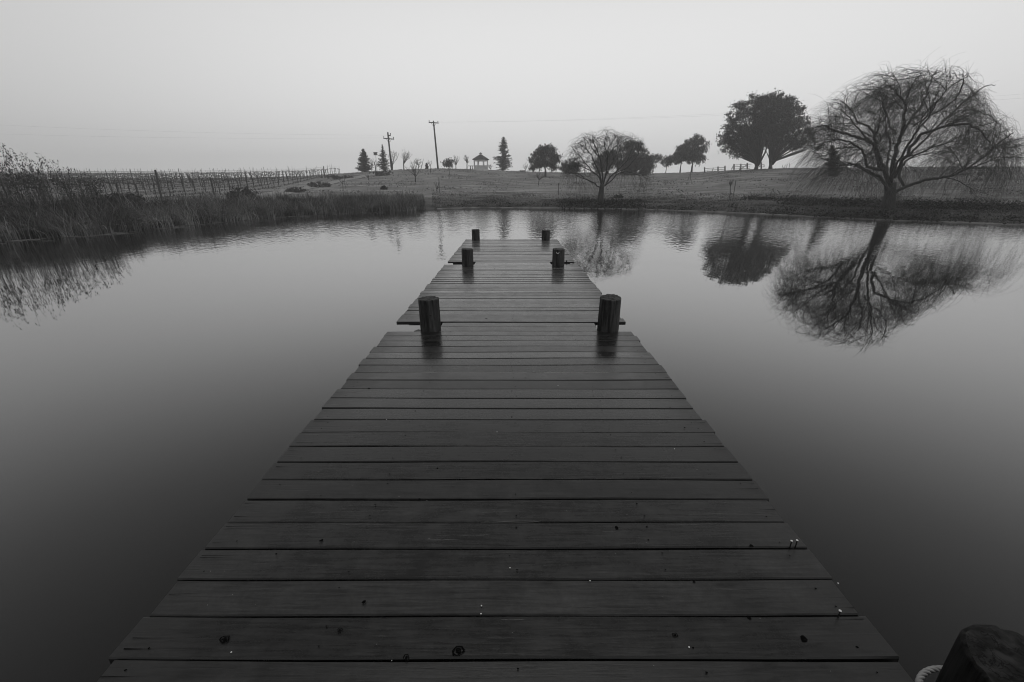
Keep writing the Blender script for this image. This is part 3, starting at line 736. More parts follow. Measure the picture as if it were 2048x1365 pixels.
big_limbs = [
 ([(840,1060),(790,960),(700,920),(640,885),(560,850),(480,858),(380,830)], .13, -1.5),
 ([(850,1010),(800,880),(770,780),(720,700),(640,650),(560,630),(450,600),(350,555),(270,570)], .15, .8),
 ([(795,900),(680,870),(655,780),(620,730),(540,680),(440,660),(340,690),(250,760)], .10, -2.5),
 ([(790,900),(745,740),(735,620),(690,560),(600,520),(560,440),(500,380)], .11, 2.5),
 ([(738,640),(775,540),(830,480),(800,380),(740,320)], .08, -2.),
 ([(860,980),(900,760),(950,620),(965,500),(975,380),(900,280),(850,240)], .15, -1.2),
 ([(945,630),(1040,480),(1110,390),(1150,280),(1190,180),(1230,120)], .10, 1.8),
 ([(890,960),(960,820),(1080,640),(1190,590),(1310,555),(1440,540),(1560,590),(1640,690)], .13, -2.6),
 ([(1000,790),(1100,690),(1250,540),(1400,400),(1500,320)], .09, 2.2),
 ([(870,1090),(960,1040),(1080,990),(1200,965),(1340,940),(1460,880),(1600,790),(1700,690),(1820,610)], .13, -1.),
 ([(970,1030),(930,930),(980,830),(1150,740),(1280,690),(1450,620),(1600,590)], .10, 3.0),
 ([(1440,890),(1560,860),(1700,800),(1850,800)], .06, -1.),
 ([(905,620),(860,560),(840,480),(800,360),(760,300),(690,270)], .07, 3.2),
 ([(1040,560),(1150,480),(1300,400),(1400,300),(1430,200)], .07, -3.0),
 ([(715,690),(610,580),(520,470),(450,420)], .07, 1.8),
 ([(975,400),(1000,300),(1050,200),(1100,150)], .05, -1.8),
 ([(870,1000),(900,880),(1000,700),(1100,560),(1200,420),(1300,250)], .10, -4.),
 ([(850,1000),(830,860),(860,700),(820,560),(900,420)], .10, 4.),
 ([(1100,500),(1250,330),(1380,210),(1480,170)], .05, -2.0),
 ([(1250,540),(1400,400),(1500,320),(1600,245),(1680,235)], .05, 1.0),
 ([(1180,600),(1320,480),(1480,430),(1620,470),(1720,540)], .06, 2.5),
]
willow('large bare weeping willow with wind-blown whips, on the right bank', (1774,418), 26.5, [(845,1160),(860,1080),(862,1000)], .27, big_limbs, 11, 1.8, 10200, 3.1, .0046, (1560,110,3.9), wind=-.30, sub_len=1.6,
 env=[(1560,440),(1585,380),(1600,325),(1618,290),(1622,250),(1655,215),(1685,182),(1715,176),(1740,160),(1780,142),(1805,146),(1850,134),(1890,132),(1905,145),(1935,142),(1950,165),(1965,195),(1985,225),(2010,238),(2025,268),(2060,262),(2120,290),(2150,440)])
# one long arching shoot out of the right side of the big willow
med_limbs = [
 ([(1030,750),(950,690),(860,650),(800,600),(720,600)], .07, -1.2),
 ([(1040,710),(1000,620),(900,560),(800,520),(740,470)], .07, 1.2),
 ([(1045,710),(1010,580),(960,480),(930,400),(860,330),(800,290)], .08, -1.),
 ([(1050,700),(1040,540),(1010,400),(960,300),(950,220)], .09, .6),
 ([(1060,710),(1090,560),(1100,420),(1070,300),(1090,190)], .08, -1.8),
 ([(1070,725),(1130,640),(1210,560),(1300,470),(1340,380),(1370,280)], .08, 1.),
 ([(1070,730),(1150,660),(1230,590),(1330,590),(1420,620)], .06, -.8),
 ([(1060,700),(1110,560),(1180,440),(1200,320),(1200,220)], .07, 2.),
 ([(1000,420),(900,280),(850,230)], .04, 1.6),
 ([(1180,600),(1300,540),(1400,430),(1440,330)], .04, -1.8),
 ([(1090,450),(1180,330),(1270,260)], .04, -1.5),
 ([(960,600),(850,460),(760,370),(730,320)], .05, 1.5)]
willow('mid-sized bare weeping willow with a round crown standing alone at the far shore', (1203,404), 36.5, [(1030,850),(1040,760),(1048,710)], .19, med_limbs, 5, 1.4, 2300, 2.7, .0056, (1000,230,5.12), wind=-.05, sub_len=1.5,
 env=[(1128,420),(1131,320),(1146,290),(1165,272),(1190,266),(1218,260),(1240,268),(1265,272),(1285,285),(1296,320),(1300,420)])
# ---------------------------------------------------------------- evergreen trees
crown_tree('stone_pine', 'broad dark evergreen on a thick forked trunk, left one of the large ridge pair', 'tree', (1510,346),
 [(1480,272,34,22,0),(1500,242,35,33,1),(1528,228,28,30,-1),(1452,292,14,11,0),(1520,270,42,24,2),(1490,298,32,9,0),(1458,258,12,9,1),(1466,236,13,10,-1),(1480,215,14,10,0),(1505,201,14,9,1),(1530,197,12,9,0),(1472,308,15,6,0),(1445,276,9,7,0)],
 [(1512,338),(1514,328)], 560, 50, .25, .58, 'large dark evergreens on the right ridge', m='leafdark', tr=.42, Y=74,
 limbs=[([(1513,334,0),(1510,315,0),(1506,285,0)], .25), ([(1515,332,0),(1522,312,.5),(1530,280,1)], .22), ([(1516,332,0),(1530,306,-.5),(1541,270,-1)], .18)])
crown_tree('stone_pine', 'broad dark evergreen with spreading slim stems, right one of the large ridge pair', 'tree', (1541,337),
 [(1565,250,37,42,0),(1552,218,28,24,1),(1588,270,32,25,-1),(1610,285,18,10,0),(1570,288,42,13,1),(1636,294,16,5,0),(1555,235,36,32,-1),(1556,192,11,8,0),(1577,203,13,10,1),(1594,222,12,11,-1),(1606,245,12,11,0),(1616,266,12,10,1),(1540,200,10,8,0)],
 [(1541,331),(1542,325)], 620, 50, .25, .58, 'large dark evergreens on the right ridge', m='leafdark', tr=.36, Y=79,
 limbs=[([(1541,329,0),(1539,310,0),(1538,280,0)], .22), ([(1544,329,0),(1556,308,.5),(1570,280,1)], .20), ([(1545,330,0),(1560,312,-.5),(1585,285,-1)], .14), ([(1540,320,0),(1531,300,0)], .1)])
PG = 'pepper trees along the ridge'
def pepper(label, base, lobes, trunk, nc, Y=None, tr=.16, leaf=.42, droop=.7, group=PG, **k):
    return crown_tree('pepper_tree', label, 'tree', base, lobes, trunk, int(nc*.85), 34, leaf, .52, group, droop=droop, tr=tr, aspect=.28, Y=Y, m=k.pop('m', 'foliage'), **k)
pepper('round-headed pepper tree standing alone between the pointed evergreen and the mid-sized willow', (1091,354), [(1090,316,25,20,0),(1072,325,14,16,0),(1108,325,14,15,0),(1092,303,18,11,0)], [(1091,340),(1088,330)], 230, tr=.2)
pepper('low round pepper tree just left of the mid-sized willow crown', (1140,348), [(1136,334,16,11,0),(1148,337,12,9,0)], [(1140,340)], 90, tr=.15)
pepper('largest pepper tree, tall and dense, directly behind the mid-sized willow', (1270,357), [(1262,312,28,28,0),(1272,335,30,22,0),(1250,322,26,20,0),(1265,294,18,12,0),(1284,325,20,22,0)], [(1270,345)], 420, tr=.3, Y=88)
pepper('smaller pepper tree seen through the middle of the mid-sized willow', (1216,349), [(1214,322,22,18,0),(1200,332,16,13,0),(1222,310,14,10,0)], [(1216,340)], 170, tr=.2)
pepper('pepper tree at the right edge of the clump behind the mid-sized willow', (1294,349), [(1294,330,14,15,0)], [(1294,342)], 80)
pepper('small thin pepper tree with a leaning trunk, left of the ridge gap', (1304,347.5), [(1312,318,13,8,0),(1302,322,8,5,0)], [(1307,336),(1311,326)], 60, tr=.09, leaf=.34)
pepper('smallest pepper tree in the ridge row, with a round little crown', (1331,347), [(1334,324,12,8,0),(1342,320,6,5,0)], [(1333,336),(1334,330)], 55, tr=.08, leaf=.34)
pepper('mid-sized pepper tree leaning against its taller right neighbour', (1360,346), [(1362,309,13,16,0),(1354,317,11,11,0),(1370,300,12,12,0)], [(1361,335),(1363,325)], 120, tr=.14)
pepper('tall drooping pepper tree at the right end of the ridge row', (1383,345), [(1388,298,20,24,0),(1398,305,17,20,0),(1380,310,14,15,0),(1392,282,15,9,0)], [(1384,335),(1387,320)], 230, tr=.22)
def cshape(u): return (1-u)**.8*(1+.12*math.sin(u*40))
conifer('young_conifer', 'fuller cone-shaped conifer at the end of the vineyard', (730,348), (726,297), 33, 44, .20, 3, shapef=lambda u: (1-u)**.75, Y=95)
conifer('young_conifer', 'spiky narrower conifer beside the leaning power pole', (769,345), (764,288), 29, 34, .19, 4, sparse=.35, shapef=lambda u: (1-u)**.9, Y=93)
conifer('pointed_evergreen', 'tall pointed evergreen right of the gazebo', (1006,341), (1007,273), 38, 36, .26, 6, sparse=.25, shapef=lambda u: float(np.interp(u, [0,.06,.18,.38,.5,.7,.88,1], [.5,.9,1,.86,.62,.56,.34,.04])))
conifer('small_conifer', 'tiny conifer on the crest between the two power poles', (854,338.5), (853,326), 8, 10, .30, 9)
conifer('dark_conifer', 'small dark conifer seen through the left side of the large willow', (1668,357), (1664,290), 34, 30, .20, 12, sparse=.1, shapef=lambda u: min(1, u*5+.5)*(1-u)**.6, Y=55)
crown_tree('round_bush_tree', 'small dense round tree on the crest right of the taller power pole', 'tree', (898,338.5), [(893,327,8,7,0),(900,324,7,7,0),(896,330,11,5,0)], [(898,334)], 75, 20, .26, .45, shell=.2, m='foliage', tr=.12)
# ---------------------------------------------------------------- bare trees and saplings
bare_tree('bare_tree', 'open bare tree with wide branches right of the leaning power pole', (808,341), (805,297), 21, r=.11, spread=.9, depth=5, fork=.35)
bare_tree('bare_tree', 'upright twiggy tree directly behind the leaning power pole', (785,343), (786,303), 22, r=.10, spread=.4, up=.5, depth=4, fork=.3, tips_leaf=2, Y=99)
bare_tree('bare_tree', 'small bare tree with a tight round crown low on the slope', (831,365), (829,322), 23, r=.07, spread=.6, depth=5, fork=.32)
bare_tree('bare_tree', 'small leafy-tipped tree on the crest behind the low sapling', (838,340), (835,317), 24, r=.07, spread=.7, depth=4, fork=.4, tips_leaf=2)
bare_tree('bare_tree', 'vase-shaped bare tree next to the dense round tree', (912,339), (911,311), 25, r=.09, spread=.45, up=.5, depth=5, fork=.32)
bare_tree('bare_tree', 'bare tree nearest the left side of the gazebo', (934,339.5), (934,308), 26, r=.11, spread=.7, depth=5, fork=.38, m='bark2')
bare_tree('bare_tree', 'slim bare tree with a long side shoot, just left of the taller power pole', (861,346), (860,318), 27, r=.05, spread=.5, depth=3, fork=.5)
bare_tree('bare_tree', 'thin bare tree behind the fuller conifer', (744,345), (744,316), 28, r=.07, spread=.5, up=.4, depth=4, fork=.4, Y=98)
bare_tree('bare_tree', 'faint bare shrub-like tree left of the round-headed pepper tree', (1052,344), (1050,326), 29, r=.05, spread=.6, depth=4, fork=.3)
bare_tree('bare_shrub', 'bare shrub growing against the right side of the gazebo', (982,340), (982,329), 30, r=.05, spread=.8, depth=4, fork=.15, tips_leaf=2)
bare_tree('sapling', 'bare little tree leaning in front of the round-headed pepper tree', (1077,371), (1080,341), 31, r=.055, spread=.8, depth=5, fork=.4)
bare_tree('sapling', 'bare staked sapling just above the reeds, in line with the taller power pole', (874,387), (873,360), 32, r=.035, spread=.35, depth=3, fork=.3, stake=True)
bare_tree('sapling', 'lone thin sapling among the grass, left of the fuller conifer', (686,378), (685,352), 33, r=.035, spread=.3, depth=2, fork=.4, stake=True)
bare_tree('sapling', 'low bare sapling in front of the fuller conifer', (737,361), (736,344), 34, r=.04, spread=.5, depth=3, fork=.3)
bare_tree('sapling', 'straight staked sapling left of the mid-sized willow trunk', (1117,391), (1117,362), 35, r=.03, spread=.12, up=.6, depth=2, fork=.7)
bare_tree('sapling', 'slender sapling below the dense round tree on the crest', (899,349), (898,333), 36, r=.035, spread=.3, depth=2, fork=.6)
bare_tree('sapling', 'tall thin staked sapling on the slope below the fence', (1460,402), (1461,350), 37, r=.035, spread=.12, up=.7, depth=2, fork=.6, stake=True)
bare_tree('sapling', 'tiny twig sapling on the slope below the two large evergreens', (1401,393), (1402,382), 38, r=.02, spread=.3, depth=2, fork=.3)
for i, (a, b_, lab) in enumerate([((1375,362),(1381,345),'left one of the two leaning stakes below the tall drooping pepper tree'), ((1381,361),(1381,344),'right one of the two leaning stakes below the tall drooping pepper tree'), ((842,337.5),(847,318),'long stick leaning on the crest between the power poles')]):
    q = ground(*a); s = MB(); t_ = P(b_[0], b_[1], q.y); s.tube([q-Vector((0,0,.1)), q.lerp(t_, .5), t_], .05, .035, n=7); tag(s.build('wooden_stake', M['fencewood'], loc=q), lab, 'stake')
# ---------------------------------------------------------------- gazebo
def gazebo():
    b = ground(962, 341); b.z -= .05; mpp = scale_at(b); Rr = 15.2*mpp
    root = thing('gazebo', b, 'white eight-sided gazebo with a dark roof and small cupola on the crest', 'gazebo')
    def ring(r, z, off=22.5): return [b+Vector((r*math.cos(R(off+45*k)), r*math.sin(R(off+45*k)), z)) for k in range(8)]
    m_ = MB(); a, c = ring(Rr*1.0, -.2), ring(Rr*1.0, .28); m_.add(a+c, [(k, (k+1)%8, 8+(k+1)%8, 8+k) for k in range(8)]+[tuple(range(8, 16))]); kid(m_, 'platform', M['white'], root)
    Hh = 2.12
    base, topr = ring(Rr*.93, .28), ring(Rr*.93, Hh)
    for k in range(8):
        p_ = MB(); p_.bar(base[k], topr[k], .15); kid(p_, 'post', M['white'], root)
    for k in range(8):
        A, B = base[k], base[(k+1) % 8]; At, Bt = topr[k], topr[(k+1) % 8]
        h_ = MB(); h_.bar(At-Vector((0,0,.08)), Bt-Vector((0,0,.08)), .1, .3); h_.bar(At-Vector((0,0,.30)), Bt-Vector((0,0,.30)), .05, .05)
        for j in range(1, 12): q = A.lerp(B, j/12); q2 = At.lerp(Bt, j/12); h_.bar(q2-Vector((0,0,.30)), q2-Vector((0,0,.18)), .04)
        kid(h_, 'frieze', M['white'], root)
        if k == 3: continue
        r_ = MB(); r_.bar(A+Vector((0,0,.66)), B+Vector((0,0,.66)), .08, .06); r_.bar(A+Vector((0,0,.1)), B+Vector((0,0,.1)), .06, .06)
        for j in range(1, 16): q = A.lerp(B, j/16); r_.bar(q+Vector((0,0,.1)), q+Vector((0,0,.64)), .045)
        kid(r_, 'railing', M['white'], root)
    s = MB(); q = (base[3]+base[4])/2
    for j in range(3): s.box((q.x-.15-.28*j, q.y, b.z+.2-.13*j), (.3, 1.2, .12))
    kid(s, 'steps', M['white'], root)
    rf = MB(); e, e2, t = ring(Rr*1.16, Hh-.05), ring(Rr*1.16, Hh+.04), ring(Rr*.17, Hh+.93)
    rf.add(e+e2+t, [(k, (k+1)%8, 8+(k+1)%8, 8+k) for k in range(8)]+[(8+k, 8+(k+1)%8, 16+(k+1)%8, 16+k) for k in range(8)]+[tuple(range(8))[::-1]])
    ro = kid(rf, 'roof', M['shingle'], root)
    cu = MB(); a, c = ring(Rr*.15, Hh+.90), ring(Rr*.15, Hh+1.10); cu.add(a+c, [(k, (k+1)%8, 8+(k+1)%8, 8+k) for k in range(8)]); kid(cu, 'cupola', M['white'], root)
    cr_ = MB(); a = ring(Rr*.25, Hh+1.09); cr_.add(a+[b+Vector((0,0,Hh+1.36))], [(k, (k+1)%8, 8) for k in range(8)]+[tuple(range(8))[::-1]]); cr_.tube([b+Vector((0,0,Hh+1.32)), b+Vector((0,0,Hh+1.46))], .03, n=6); kid(cr_, 'cupola_roof', M['shingle'], root)
gazebo()
bq = ground(943, 340); bn = thing('small_bench', bq, 'small dark table-like bench left of the gazebo', 'bench'); m_ = MB()
m_.box(bq+Vector((0,0,.75)), (1.3, .6, .09)); kid(m_, 'top', M['bark'], bn)
for dx in (-.35, .35): m_ = MB(); m_.box(bq+Vector((dx*.5,0,.33)), (.12, .4, .8)); kid(m_, 'leg', M['bark'], bn)
# ---------------------------------------------------------------- power poles, wires, nest box
def pole(label, base, top, Y, r, arms, braces=True):
    b = P(base[0], base[1], Y); b.z = T(b.x, b.y); t = P(top[0], top[1], Y); root = thing('power_pole', b, label, 'power pole')
    m_ = MB(); m_.tube([b-Vector((0,0,.3)), b.lerp(t,.5), t], r, r*.72, n=10); kid(m_, 'pole_shaft', M['polewood'], root, True)
    for (xa, ya, xb, yb, ins) in arms:
        a = MB(); A, B = P(xa, ya, Y-.2), P(xb, yb, Y-.2); a.bar(A, B, .13, .16); ar = kid(a, 'crossarm', M['polewood'], root)
        if braces:
            mid = (A+B)/2
            for e in (A.lerp(B, .22), A.lerp(B, .78)):
                c = MB(); c.bar(e, mid-Vector((0,0,.75)), .05); kid(c, 'brace', M['polewood'], root)
        for u in ins:
            q = A.lerp(B, u); i_ = MB(); i_.tube([q, q+Vector((0,0,.17)), q+Vector((0,0,.22)), q+Vector((0,0,.38))], .05, n=8, rad=[.04,.05,.10,.06]); kid(i_, 'insulator', M['polewood'], root)
    return root
pole('power pole with two crossarms, the left one of the two', (783.5,341), (775.5,265), 93, .19, [(775,272.0,781.5,271.0,(.95,)),(767,277.2,788,278.8,(.04,.96))])
pole('taller power pole with a single crossarm at its top, the right one of the two', (876,337), (867,243.5), 97, .20, [(857.5,245.3,877,246.6,(.05,.5,.95))])
def wire(pts, sag, label, r=.0045):
    q = []; 
    for i in range(len(pts)-1):
        a, b_ = pts[i], pts[i+1]
        for j in range(20): t = j/20; v = a.lerp(b_, t); v.z -= sag*4*t*(1-t); q.append(v)
    q.append(pts[-1]); m_ = MB(); m_.tube(q, r, n=4); tag(m_.build('power_line', M['wire'], loc=pts[0]), label, 'power line', 'power lines')
wire([P(876.5,245,96.8), P(2500,150,62)], 1.2, 'upper power line running right from the taller power pole')
wire([P(867,244.5,96.8), P(2500,162,64)], 1.2, 'lower power line running right from the taller power pole')
wire([P(767.5,276,92.8), P(-700,235,88)], 1.2, 'lower power line running left from the two-armed power pole', .005)
wire([P(775,271,92.8), P(-700,205,86)], 1.2, 'upper power line running left from the two-armed power pole', .005)
nb = ground(754, 342.5); nroot = thing('nest_box', nb, 'nest box on a tall thin pole between the two young conifers', 'nest box'); top = P(751.5, 311, nb.y)
m_ = MB(); m_.tube([nb-Vector((0,0,.1)), top], .045, .035, n=7); kid(m_, 'pole', M['fencewood'], nroot)
m_ = MB(); m_.box(top+Vector((-.02,0,.28)), (.62, .5, .42)); kid(m_, 'box', M['fencewood'], nroot)
m_ = MB(); m_.box(top+Vector((0,0,.045)), (.80, .60, .05)); kid(m_, 'tray', M['dark'], nroot)
m_ = MB(); m_.box(top+Vector((0,0,.53)), (.78, .62, .07)); kid(m_, 'roof', M['dark'], nroot)
# ---------------------------------------------------------------- wooden rail fences
def fence(label, posts, rails, Y, brace=None, props=()):
    b = P(posts[0][0], posts[0][2], Y); b.z = T(b.x, b.y); root = thing('rail_fence', b, label, 'fence', 'pale rail fence pieces on the ridge')
    for (x, yt, yb) in posts:
        m_ = MB(); m_.bar(P(x, yb+1, Y), P(x, yt, Y), .19, .16); kid(m_, 'post', M['fencewood'], root)
    for (xa, ya, xb, yb) in rails:
        m_ = MB(); m_.bar(P(xa, ya, Y-.12), P(xb, yb, Y-.12), .12, .07); kid(m_, 'rail', M['palewood'], root)
    for (xa, ya, xb, yb) in props:
        m_ = MB(); m_.bar(P(xa, ya, Y-.5), P(xb, yb, Y-.15), .12, .09); kid(m_, 'prop', M['palewood'], root)
fence('pale three-rail fence piece on the ridge, left of the gap', [(1409,335,345),(1436,333.5,345),(1450,332,343.5)],
      [(1409,337.5,1450,335.3),(1409,341,1450,339),(1409,344.5,1450,342)], 83, props=[(1435.5,347.5,1436,343),(1424,343.5,1427,336)])
fence('three-rail fence piece with a diagonal brace, left of the thick forked trunk', [(1468,328.5,339),(1481.5,328,340),(1494.5,326.5,338)],
      [(1468,330.5,1503,328.8),(1468,334,1500,332.8),(1468,338.5,1500,337)], 81, props=[(1478.5,341.5,1481.5,331),(1463,339,1467,332),(1483,337.5,1494,330)])
fence('short fence piece with one post between the two large evergreens', [(1522.5,325,337)], [(1513,329.5,1528.5,330),(1513,334.5,1528.5,334.2),(1528,329.5,1528.2,334.5),(1514,337,1523,330)], 82)
for i, (x, lab) in enumerate(((1564,'leftmost of the thin stakes right of the two large evergreens'),(1569,'second of the thin stakes right of the two large evergreens'),(1573,'third of the thin stakes right of the two large evergreens'),(1578,'tallest rightmost of the thin stakes right of the two large evergreens'))):
    s = MB(); y0_ = 337; b = P(x, y0_, 77); b.z = T(b.x, b.y)-.1; s.tube([b, P(x+1.5, 331-i*1.3, 77)], .04, n=5); tag(s.build('thin_stake', M['fencewood'], loc=b), lab, 'stake')
# ---------------------------------------------------------------- vineyard
def vine_proto(tall):
    rnd = random.Random(4); root = thing('grapevine', (0,0,0), 'bare pruned grapevine tied to a tall stake in the vineyard rows' if tall else 'bare pruned grapevine tied to a short stake in the vineyard rows', 'grapevine', 'bare grapevines in rows')
    m_ = MB(); m_.tube([(0,0,-.1),(.03,.02,.35),(-.03,.03,.75),(.02,.0,1.12)], .036, .028, n=5); kid(m_, 'trunk', M['vine'], root)
    m_ = MB()
    for s in (-1, 1):
        pts = [(0,0,1.10)]+[(rnd.uniform(-.02,.02), s*1.1*t, 1.17+rnd.uniform(-.03,.03)) for t in (.15,.4,.7,1.0)]; m_.tube(pts, .034, .020, n=4)
        for j in range(4): y_ = s*(.2+.2*j); m_.tube([(0,y_,1.17),(rnd.uniform(-.06,.06), y_+rnd.uniform(-.04,.04), 1.17+rnd.uniform(.08,.2))], .016, .01, n=3)
    kid(m_, 'cordon', M['vine'], root)
    m_ = MB(); m_.tube([(.06,0,-.1),(.06,0,2.1 if tall else 1.25)], .018, n=4); kid(m_, 'stake', M['polewood'], root)
    return root
vines = []
ang = math.atan2(-.2, 1.0)
rowdir = Vector((-.2, 1, 0)).normalized(); side = Vector((-rowdir.y, rowdir.x, 0))
rows = []
for k in range(32):
    o_ = Vector((-29.5, 54, 0))+side*(3.1*k); pts = []
    t = -60
    while t < 70:
        q = o_+rowdir*t; a = math.atan2(q.x, q.y); r_ = math.hypot(q.x, q.y)
        ds = float(np.interp(a, SA, SR)); dc = float(np.interp(a, CA, CD))
        if q.y > 16 and a > R(-52) and r_ > ds+9 and r_ < dc+(9 if k < 4 else 1) and not (k == 0 and t < -14):
            pts.append(q.copy())
        t += 2.3
    if len(pts) > 2: rows.append(pts)
allv = []
for pts in rows:
    for q in pts: allv.append((q.length, q.x+random.uniform(-.05,.05), q.y+random.uniform(-.1,.1)))
allv.sort()
protos = [vine_proto(True), vine_proto(False)]; placed = [False, False]
def copy_thing(src, loc, rz, sc=1.):
    c = src.copy(); SC.collection.objects.link(c); c.location = loc; c.rotation_euler = (0, 0, rz); c.scale = (sc, sc, sc)
    for ch in list(src.children):
        d = ch.copy(); SC.collection.objects.link(d); d.parent = c
    return c
near, rest = allv[:300], allv[300:]
for i, (d_, x, y) in enumerate(near):
    loc = (x, y, T(x, y)); rz = -math.atan2(rowdir.x, rowdir.y)+random.uniform(-.04,.04)+(math.pi if random.random() < .5 else 0); s_ = random.uniform(.9, 1.08)
    w = 0 if int(x*7+y*13) % 3 == 0 else 1
    if not placed[w]: firsts = globals().setdefault('firsts', {}); firsts[w] = (loc, rz); placed[w] = True
    else: copy_thing(protos[w], loc, rz, s_)
for w in (0, 1): protos[w].location = firsts[w][0]; protos[w].rotation_euler = (0, 0, firsts[w][1])
mb = MB(); rz = -math.atan2(rowdir.x, rowdir.y); cr_, sr_ = math.cos(rz), math.sin(rz)
flat = []
for pr in protos:
    pv, pf = [], []
    for ch in pr.children:
        k0 = len(pv); pv += [tuple(v.co) for v in ch.data.vertices]; pf += [tuple(i+k0 for i in p_.vertices) for p_ in ch.data.polygons]
    flat.append((np.array(pv), pf))
for (d_, x, y) in rest:
    PVa, pf = flat[0 if random.random() < .33 else 1]; s_ = random.uniform(.9, 1.08); A_ = PVa*s_; X = A_[:,0]*cr_-A_[:,1]*sr_+x; Yy = A_[:,0]*sr_+A_[:,1]*cr_+y; Z = A_[:,2]+T(x, y)
    mb.add(list(zip(X.tolist(), Yy.tolist(), Z.tolist())), pf)
o = mb.build('distant_grapevines', M['vine']); stuff(o); o['label'] = 'distant bare grapevines filling the far vineyard rows'; o['category'] = 'grapevines'
for pts in rows:
    root = thing('trellis_wire', (pts[0].x, pts[0].y, T(pts[0].x, pts[0].y)), 'thin horizontal wires strung along a vineyard row', 'trellis wire', 'trellis wires of the vineyard rows')
    for h_, nm in ((.5, 'drip_hose'), (1.6, 'wire')):
        m_ = MB(); m_.tube([Vector((q.x, q.y, T(q.x, q.y)+h_)) for q in pts[::2]], .009 if nm == 'wire' else .014, n=3, cap=False); kid(m_, nm, M['wire'], root)
for (px, yt, yb, lab) in ((429, 355, 391, 'thick end post standing above the reeds, middle one of the vineyard'), (650, 333, 356, 'thick dark post at the far right end of the vineyard'), (323, 340, 397, 'tall thick post nearest the reeds on the left of the vineyard')):
    q = ground(px, yb); t_ = P(px-(yb-yt)*.23 if px < 500 else px-3, yt, q.y); s = MB(); s.tube([q-Vector((0,0,.2)), t_], .075, .065, n=8); tag(s.build('vineyard_post', M['polewood'], loc=q), lab, 'post')
q = ground(752, 343); s = MB(); t_ = P(749.3, 325, q.y); s.tube([q-Vector((0,0,.1)), t_], .10, .09, n=8); tag(s.build('wooden_post', M['polewood'], loc=q), 'short thick dark post left of the nest box pole', 'post')
# ---------------------------------------------------------------- shrubs
def shrub(label, base, w, h, n, leaf=.16, m='foliage', Y=None, droop=-.4):
    b = ground(*base)
    if Y: b = P(base[0], base[1], Y); b.z = T(b.x, b.y)
    mpp = scale_at(b); root = thing('shrub', b, label, 'shrub', 'low shrubs on the left bank and vineyard edge')
    rx, rz = w*mpp/2, h*mpp
    st = MB(); 
    for _ in range(26):
        a = random.uniform(0, 6.283); e = b+Vector((math.cos(a)*rx*random.uniform(.3,.9), math.sin(a)*rx*.6, rz*random.uniform(.5,1.0))); st.tube([b, b.lerp(e,.5)+Vector((0,0,.1*rz)), e], .015, .005, n=3)
    kid(st, 'stems', M['bark'], root)
    C = clumps([((b.x, b.y, b.z+rz*.42), rx, rx*.7, rz*.52), ((b.x-rx*.4, b.y, b.z+rz*.3), rx*.6, rx*.5, rz*.4), ((b.x+rx*.45, b.y, b.z+rz*.28), rx*.55, rx*.5, rz*.36)], n, 40, rz*.22, .2)
    V, s = leaves(C, leaf, .3, droop); npkid('foliage', V, 4, s, M[m], root)
shrub('dark rounded bush above the pale dead reeds, in front of the vineyard', (248, 402), 78, 36, 150, .14, m='leafdark', Y=25)
shrub('low shrub beside the dirt path at the vineyard edge', (590, 385), 44, 11, 60, m='reed')
shrub('low dark shrub beyond the dirt path, second along the vineyard edge', (640, 375), 46, 12, 60, m='reed')
shrub('spreading low shrub at the foot of the thick dark post', (680, 358), 70, 8, 80, m='reed')
shrub('shrub cluster at the foot of the spiky conifer', (765, 352), 50, 10, 60)
shrub('lone small dark bush on the slope above the reeds', (768, 380), 13, 8, 30)
shrub('small bush behind the reeds, left of the dirt path', (488, 402), 64, 26, 100, m='foliage')
shrub('low bush on the crest left of the round-headed pepper tree', (1044, 344), 14, 4, 20)
shrub('dark low shrub on the slope right of the mid-sized willow trunk', (1237, 396), 22, 6, 30, m='leafdark')
# ---------------------------------------------------------------- reeds, weeds and grass (uncountable)
def blades(name, base, hgt, width, lean, shade, m, segs=4, bend=.6, jit=None, label=None, cat=None):
    """base (n,3), hgt (n,), lean (n,2) horizontal lean at the tip as a share of height"""
    n = len(base); ts = np.linspace(0, 1, segs+1); az = rng.uniform(0, math.pi, n)
    sx, sy = np.cos(az)*width*.5, np.sin(az)*width*.5
    cs = []
    for t in ts:
        k = t**(1+bend*1.4); z = hgt*(t - .0*t)
        dr = np.clip(np.hypot(lean[:,0], lean[:,1]), 0, 1.6)
        z = hgt*(t-.42*dr*t**2.4)
        x = base[:,0]+lean[:,0]*hgt*k; y = base[:,1]+lean[:,1]*hgt*k
        w = (1-.82*t)
        cs.append((np.stack([x-sx*w, y-sy*w, base[:,2]+z], 1), np.stack([x+sx*w, y+sy*w, base[:,2]+z], 1)))
    V = np.concatenate([np.stack([cs[i][0], cs[i][1], cs[i+1][1], cs[i+1][0]], 1) for i in range(segs)], 0)
    o = stuff(np_mesh(name, V, 4, np.tile(shade, segs), m))
    if label: o['label'] = label; o['category'] = cat
    return o
def band(n, a0, a1, t0, t1, power=1.):
    A = rng.uniform(a0, a1, n); t = t0+(t1-t0)*rng.uniform(0, 1, n)**power
    r = np.interp(A, SA, SR)+t; x = r*np.sin(A); y = r*np.cos(A)
    return A, t, x, y
def nz2(x, y, s, seed): return np.array([noise.noise(Vector((a*s, b*s, seed))) for a, b in zip(x, y)])
